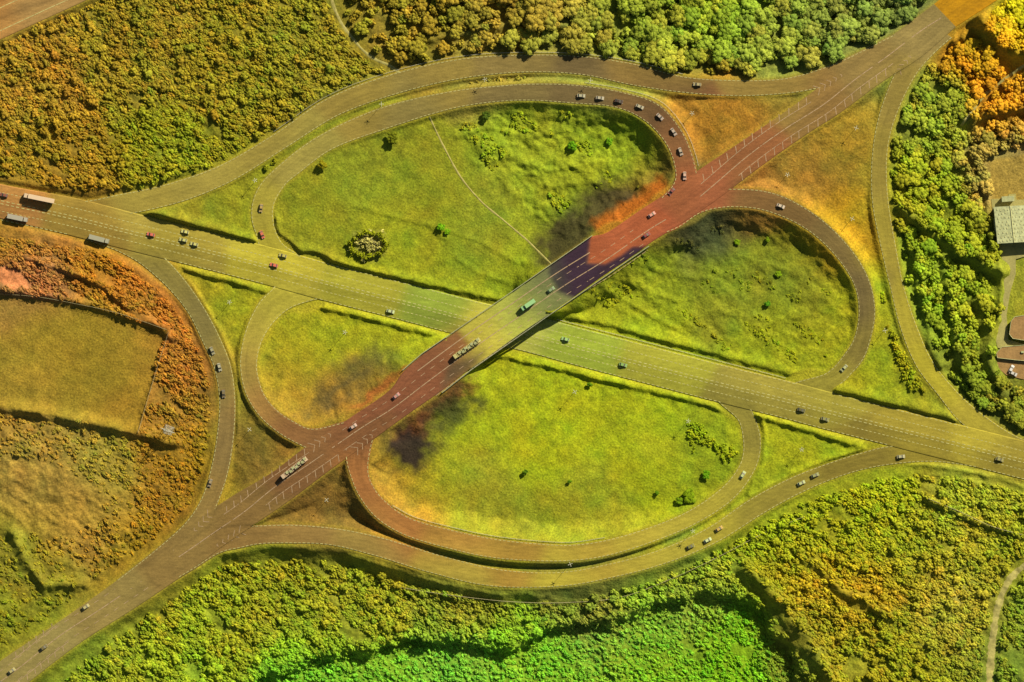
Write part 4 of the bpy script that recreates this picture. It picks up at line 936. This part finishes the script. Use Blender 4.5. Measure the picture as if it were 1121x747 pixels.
# ------------------------------------------------------------------ vehicles
def copy_tree(o, parent=None):
    c = o.copy(); col.objects.link(c)
    if parent: c.parent = parent
    for chd in [q for q in bpy.data.objects if q.parent == o and q != c]: copy_tree(chd, c)
    return c
def wheels(parent, xs, w, r=.33):
    for x in xs:
        for s in (-1, 1):
            mb = MB(); mb.tube((x, s*(w/2-.2), r), (x, s*(w/2+.02), r), r, n=12); mb.build('wheel', MTYRE, parent)
def make_car(L=4.5, wdt=1.85, h=1.45, van=False):
    e_ = empty('parked_car', (0, 0, 0))
    e_.name = 'van' if van else 'car'
    hl = L/2
    if van: prof = [(-hl, .35), (hl-.1, .35), (hl, .8), (hl-.35, 1.15), (hl-1.1, h*.98), (-hl+.1, h), (-hl, h*.9)]
    else: prof = [(-hl, .4), (-hl+.15, .28), (hl-.15, .28), (hl, .45), (hl-.05, .68), (hl-1.15, .86), (-hl+.75, .92), (-hl+.05, .86)]
    mb = MB(); mb.prism(prof, -wdt/2, wdt/2); mb.build('body', MBODY, e_, .09)
    if not van:
        mb = MB(); mb.add([(hl-1.1, -wdt*.46, .86), (hl-1.1, wdt*.46, .86), (-hl+.45, wdt*.46, .9), (-hl+.45, -wdt*.46, .9), (hl-1.9, -wdt*.36, h-.05), (hl-1.9, wdt*.36, h-.05), (-hl+1.05, wdt*.36, h-.03), (-hl+1.05, -wdt*.36, h-.03)],
          [(0, 1, 2, 3), (7, 6, 5, 4), (0, 4, 5, 1), (1, 5, 6, 2), (2, 6, 7, 3), (3, 7, 4, 0)]); mb.build('window_glass', MGLASS, e_)
        mb = MB(); mb.box(((hl-1.9-hl+1.05)/2, 0, h), (L-2.95, wdt*.74, .07)); mb.build('roof', MBODY, e_, .03)
        wheels(e_, (hl-.85, -hl+.8), wdt)
    else:
        mb = MB(); mb.add([(hl-.33, -wdt*.44, 1.2), (hl-.33, wdt*.44, 1.2), (hl-1.02, wdt*.42, h*.97), (hl-1.02, -wdt*.42, h*.97), (hl-.45, -wdt*.44, 1.12), (hl-.45, wdt*.44, 1.12), (hl-1.15, wdt*.42, h*.9), (hl-1.15, -wdt*.42, h*.9)],
          [(0, 1, 2, 3), (7, 6, 5, 4), (0, 4, 5, 1), (1, 5, 6, 2), (2, 6, 7, 3), (3, 7, 4, 0)]); mb.build('windscreen', MGLASS, e_)
        wheels(e_, (hl-1., -hl+1.1), wdt, .36)
    for s in (-1, 1):
        mb = MB(); mb.box((hl-.06, s*wdt*.36, .62), (.14, .34, .14)); mb.build('headlight', MLAMP, e_)
        mb = MB(); mb.box((-hl+.05, s*wdt*.38, .75), (.12, .26, .14)); mb.build('tail_light', MTAIL, e_)
    return e_
def make_lorry(L=11.0, box_w=2.6, slats=False):
    e_ = empty('lorry', (0, 0, 0)); hl = L/2
    mb = MB(); mb.prism([(hl-2.2, .6), (hl, .6), (hl, 1.6), (hl-.3, 2.7), (hl-2.2, 2.85)], -1.2, 1.2); cab = mb.build('cab', MBODY, e_, .1)
    mb = MB(); mb.box((hl-.13, 0, 2.1), (.1, 2.0, .7)); mb.build('windscreen', MGLASS, cab)
    if not slats:
        mb = MB(); mb.box((-1.25, 0, 2.25), (L-2.7, box_w, 2.7)); mb.build('cargo_box', MBODY, e_, .08)
    else:
        fr = MB(); fr.box((-1.25, -1.2, 1.6), (L-2.7, .2, .25)); fr.box((-1.25, 1.2, 1.6), (L-2.7, .2, .25)); fr.box((-1.25, 0, 1.2), (L-2.7, 2.2, .2))
        k = int((L-2.7)/1.5)
        for i in range(k+1): fr.box((-1.25-(L-2.7)/2+i*(L-2.7)/k, 0, 2.6), (.3, 2.5, .2)); fr.box((-1.25-(L-2.7)/2+i*(L-2.7)/k, -1.2, 2.1), (.15, .15, 1)); fr.box((-1.25-(L-2.7)/2+i*(L-2.7)/k, 1.2, 2.1), (.15, .15, 1))
        fr.build('trailer_frame', MBODY, e_)
        ld = MB(); n = int((L-3.2)/2)
        for i in range(n): ld.box((-1.25-(L-3.2)/2+1+i*2, (.35 if i % 2 else -.35), 2.1), (1.6, 1.3, 1.4))
        ld.build('load', MCONC, e_, .1)
    mb = MB(); mb.box((0, 0, .75), (L-.6, 1.1, .3)); mb.build('chassis', MTYRE, e_)
    wheels(e_, (hl-1.2, -hl+1.2, -hl+2.4) if L < 13 else (hl-1.2, hl-3.6, -hl+1.2, -hl+2.4, -hl+3.6), 2.5, .48)
    return e_
protos = {'car': make_car(), 'van': make_car(5.6, 2.05, 2.2, True), 'lorry': make_lorry(11.4), 'trailer': make_lorry(17.2, 2.5), 'transporter': make_lorry(17.6, slats=True), 'bus': make_lorry(9.0, 2.3)}
used = set()
allroads = roads+[rBB]
rBB.t = np.concatenate([rBW.t, deck.t[1:-1], rBE.t]); rBB.L = rBB.C; rBB.R = rBB.C
def put(kind, x, y, rgb, label, flip=0, road=None, group=None, rot=None, z=None):
    cat = {'car': 'car', 'van': 'van', 'lorry': 'lorry', 'trailer': 'lorry', 'transporter': 'lorry', 'bus': 'lorry'}[kind]
    if kind in used: o = copy_tree(protos[kind])
    else: o = protos[kind]; used.add(kind)
    best = None
    for r in (allroads if road is None else [road]):
        k = ((r.C[:, 0]-x)**2+(r.C[:, 1]-y)**2).argmin(); dd = math.hypot(*(r.C[k]-(x, y)))-r.hw[k]
        if best is None or dd < best[0]: best = (dd, r, k)
    t = best[1].t[best[2]]; a = math.atan2(-t[1], t[0])+(math.pi if flip else 0) if rot is None else math.radians(rot)
    if z is None:
        z = (near_road(rBB, np.array([x]), np.array([y]))[1][0] if best[1] is rBB else float(fld(ZR, x, y)))+ZMARK-.01
    o.location = (*W(x, y), float(z)); o.rotation_euler = (0, 0, a)
    tag(o, label, cat, group)
    c = tuple(np.clip((lin(rgb)*.8+lin(rgb).mean()*.2)*1.05, .02, .8))
    for q in [o]+[q for q in bpy.data.objects if q.parent == o]:
        q.color = (*c, 1)
        for q2 in q.children: q2.color = (*c, 1)
CREAM = (225,200,150); PALEG = (190,200,130); GREY = (172,160,125); DARK = (90,70,50); RED = (225,95,50); WH = (215,205,165)
G = 'cars queueing round the upper loop'
V_ = [
 ('trailer', 43.5, 217.5, (225,188,130), 'very long cream lorry hugging the upper kerb of the main road at far left', 1, rA, None),
 ('lorry', 20, 239, GREY, 'grey box lorry at the left end of the main road, lower side', 0, rA, None),
 ('lorry', 109, 262, (165,158,115), 'grey box lorry on the main road where the left slip road leaves', 0, rA, None),
 ('car', 5, 214, (150,80,50), 'rust brown car at the extreme left end of the main road', 1, rA, None),
 ('car', 165.5, 257, RED, 'orange red car on the main road near the junction at far left', 1, rA, None),
 ('car', 300, 290.5, RED, 'orange red car on the main road just below the foot of the upper loop', 1, rA, None),
 ('car', 203, 254, (215,205,80), 'yellowish car in the upper lane of the main road, highest of a trio', 1, rA, None),
 ('car', 201, 263, (200,195,80), 'yellowish car in the middle of the trio on the main road', 1, rA, None),
 ('car', 213, 267.5, (205,195,75), 'yellowish car closest to the centre line in the trio on the main road', 1, rA, None),
 ('car', 286, 228, (185,150,60), 'dull ochre car climbing the left end of the upper loop', 1, None, None),
 ('car', 287, 257, (220,100,45), 'red car at the foot of the upper loop road', 1, None, None),
 ('car', 310, 280, (195,180,50), 'dull yellow car turning from the main road into the upper loop', 1, rA, None),
 ('car', 427.5, 341, (195,205,120), 'pale green white car alone on the main road left of the bridge', 0, rA, None),
 ('transporter', 511, 381.5, (205,190,90), 'yellow lattice-sided lorry on the left half of the bridge', 1, rBB, None),
 ('bus', 578, 334, (150,200,110), 'light green box lorry crossing the middle of the bridge', 1, rBB, None),
 ('car', 603, 317.5, (135,160,90), 'green grey car just ahead of the light green lorry on the bridge', 0, rBB, None),
 ('car', 713, 235.5, (225,150,115), 'pinkish white car on the red road right of the bridge', 0, rBB, None),
 ('car', 707, 258, (150,65,50), 'dark red car on the red road near its lower edge, right of the bridge', 0, rBB, None),
 ('car', 735, 210, (150,75,55), 'brown car where the upper loop joins the red road', 0, None, None),
 ('car', 636, 105.5, (180,170,120), 'grey white car at the rear of the queue on the upper loop', 0, None, G),
 ('car', 656.5, 108, (185,170,125), 'pale car second from the rear of the queue on the upper loop', 0, None, G),
 ('car', 677, 111.5, (85,65,48), 'dark brown car, the only dark one in the queue on the upper loop', 0, None, G),
 ('car', 700, 117.5, (185,170,120), 'pale car right in front of the dark car in the queue', 0, None, G),
 ('car', 722, 128.5, (185,160,125), 'pale car in the queue at the top right bend of the loop', 0, None, G),
 ('car', 737, 145, (190,165,130), 'pale car in the queue turning down just below the bend', 0, None, G),
 ('car', 744.5, 166.5, (190,165,125), 'pale car in the queue on the downward stretch of the loop', 0, None, G),
 ('car', 749, 193, (215,165,125), 'pale pink car at the head of the queue entering the red road', 0, None, G),
 ('car', 763, 93, (180,160,90), 'tan car alone on the upper slip road', 1, None, None),
 ('car', 854, 226, (210,185,140), 'white car on the top of the right loop road', 0, None, None),
 ('car', 924, 403, (185,185,100), 'pale car at the foot of the right loop road', 0, None, None),
 ('car', 619, 371.5, (165,205,95), 'light green car on the main road just right of the bridge, upper lane', 1, rA, None),
 ('car', 682, 399.5, (140,180,70), 'green car on the lower lane of the main road right of the bridge', 0, rA, None),
 ('car', 877, 449, (105,100,40), 'dark olive car on the main road at the lower lane opposite the right loop', 0, rA, None),
 ('car', 903, 459, (150,145,60), 'dull olive car on the lower lane right of the dark olive one', 0, rA, None),
 ('car', 986, 500, (185,175,110), 'pale car where the lower slip road joins the main road', 0, None, None),
 ('car', 1094, 503, (160,150,60), 'ochre grey car at the right end of the main road', 0, rA, None),
 ('car', 892, 520.5, (160,160,80), 'dull green car on the lower slip road, ahead of a small pale one', 0, None, None),
 ('car', 877, 529, (190,195,110), 'small pale car on the right part of the lower slip road', 0, None, None),
 ('car', 813, 520, (190,200,110), 'pale car on the right side of the lower loop road', 0, None, None),
 ('car', 755.5, 598.5, (130,125,30), 'dark olive car at the back of the trio on the bottom slip road', 0, None, None),
 ('car', 774.5, 591.5, (205,215,130), 'white car in the middle of the trio on the bottom slip road', 0, None, None),
 ('car', 787, 579, (205,165,40), 'orange yellow car at the front of the trio on the bottom slip road', 0, None, None),
 ('car', 232.5, 384, (165,155,100), 'pale grey car highest of three on the left slip road', 0, None, None),
 ('car', 240.5, 402, (180,170,120), 'white car in the middle of three on the left slip road', 0, None, None),
 ('car', 245, 431, (130,110,60), 'brown car lowest of three close together on the left slip road', 0, None, None),
 ('car', 230.5, 528.5, (165,140,85), 'tan car near the lower end of the left slip road', 0, None, None),
 ('car', 387, 467, (205,165,130), 'pinkish white car on the red road left of the bridge', 0, rBB, None),
 ('car', 434, 433.5, (200,130,105), 'small pink grey car on the dark red road nearing the bridge', 0, rBB, None),
 ('transporter', 322.5, 512, (210,175,120), 'long tan vehicle transporter on the hatched red road below the left loop', 1, rBB, None),
 ('car', 94, 664.5, (190,175,90), 'pale yellow car on the lower left road', 0, rBB, None),
 ('car', 48, 709, (120,105,45), 'dark olive car on the lower left road near the corner', 0, rBB, None),
 ('car', 13, 734.5, (180,165,80), 'pale ochre car at the very bottom left corner', 0, rBB, None),
]
for v in V_: put(*v[:5], flip=v[5], road=v[6], group=v[7])
put('car', 1107, 404, (225,215,190), 'white car parked on the brown pad at the right edge, lower of two', rot=60, z=zy+.42)
put('car', 1109, 409, (205,195,170), 'pale grey car parked beside the white one on the brown pad', rot=-25, z=zy+.42)
for k, o in protos.items():
    if k not in used:
        for q in list(o.children_recursive): bpy.data.objects.remove(q)
        bpy.data.objects.remove(o)
print('terrain', V.shape, 'trees', len(chosen), 'mass', {k: len(v[0]) for k, v in lists.items()})
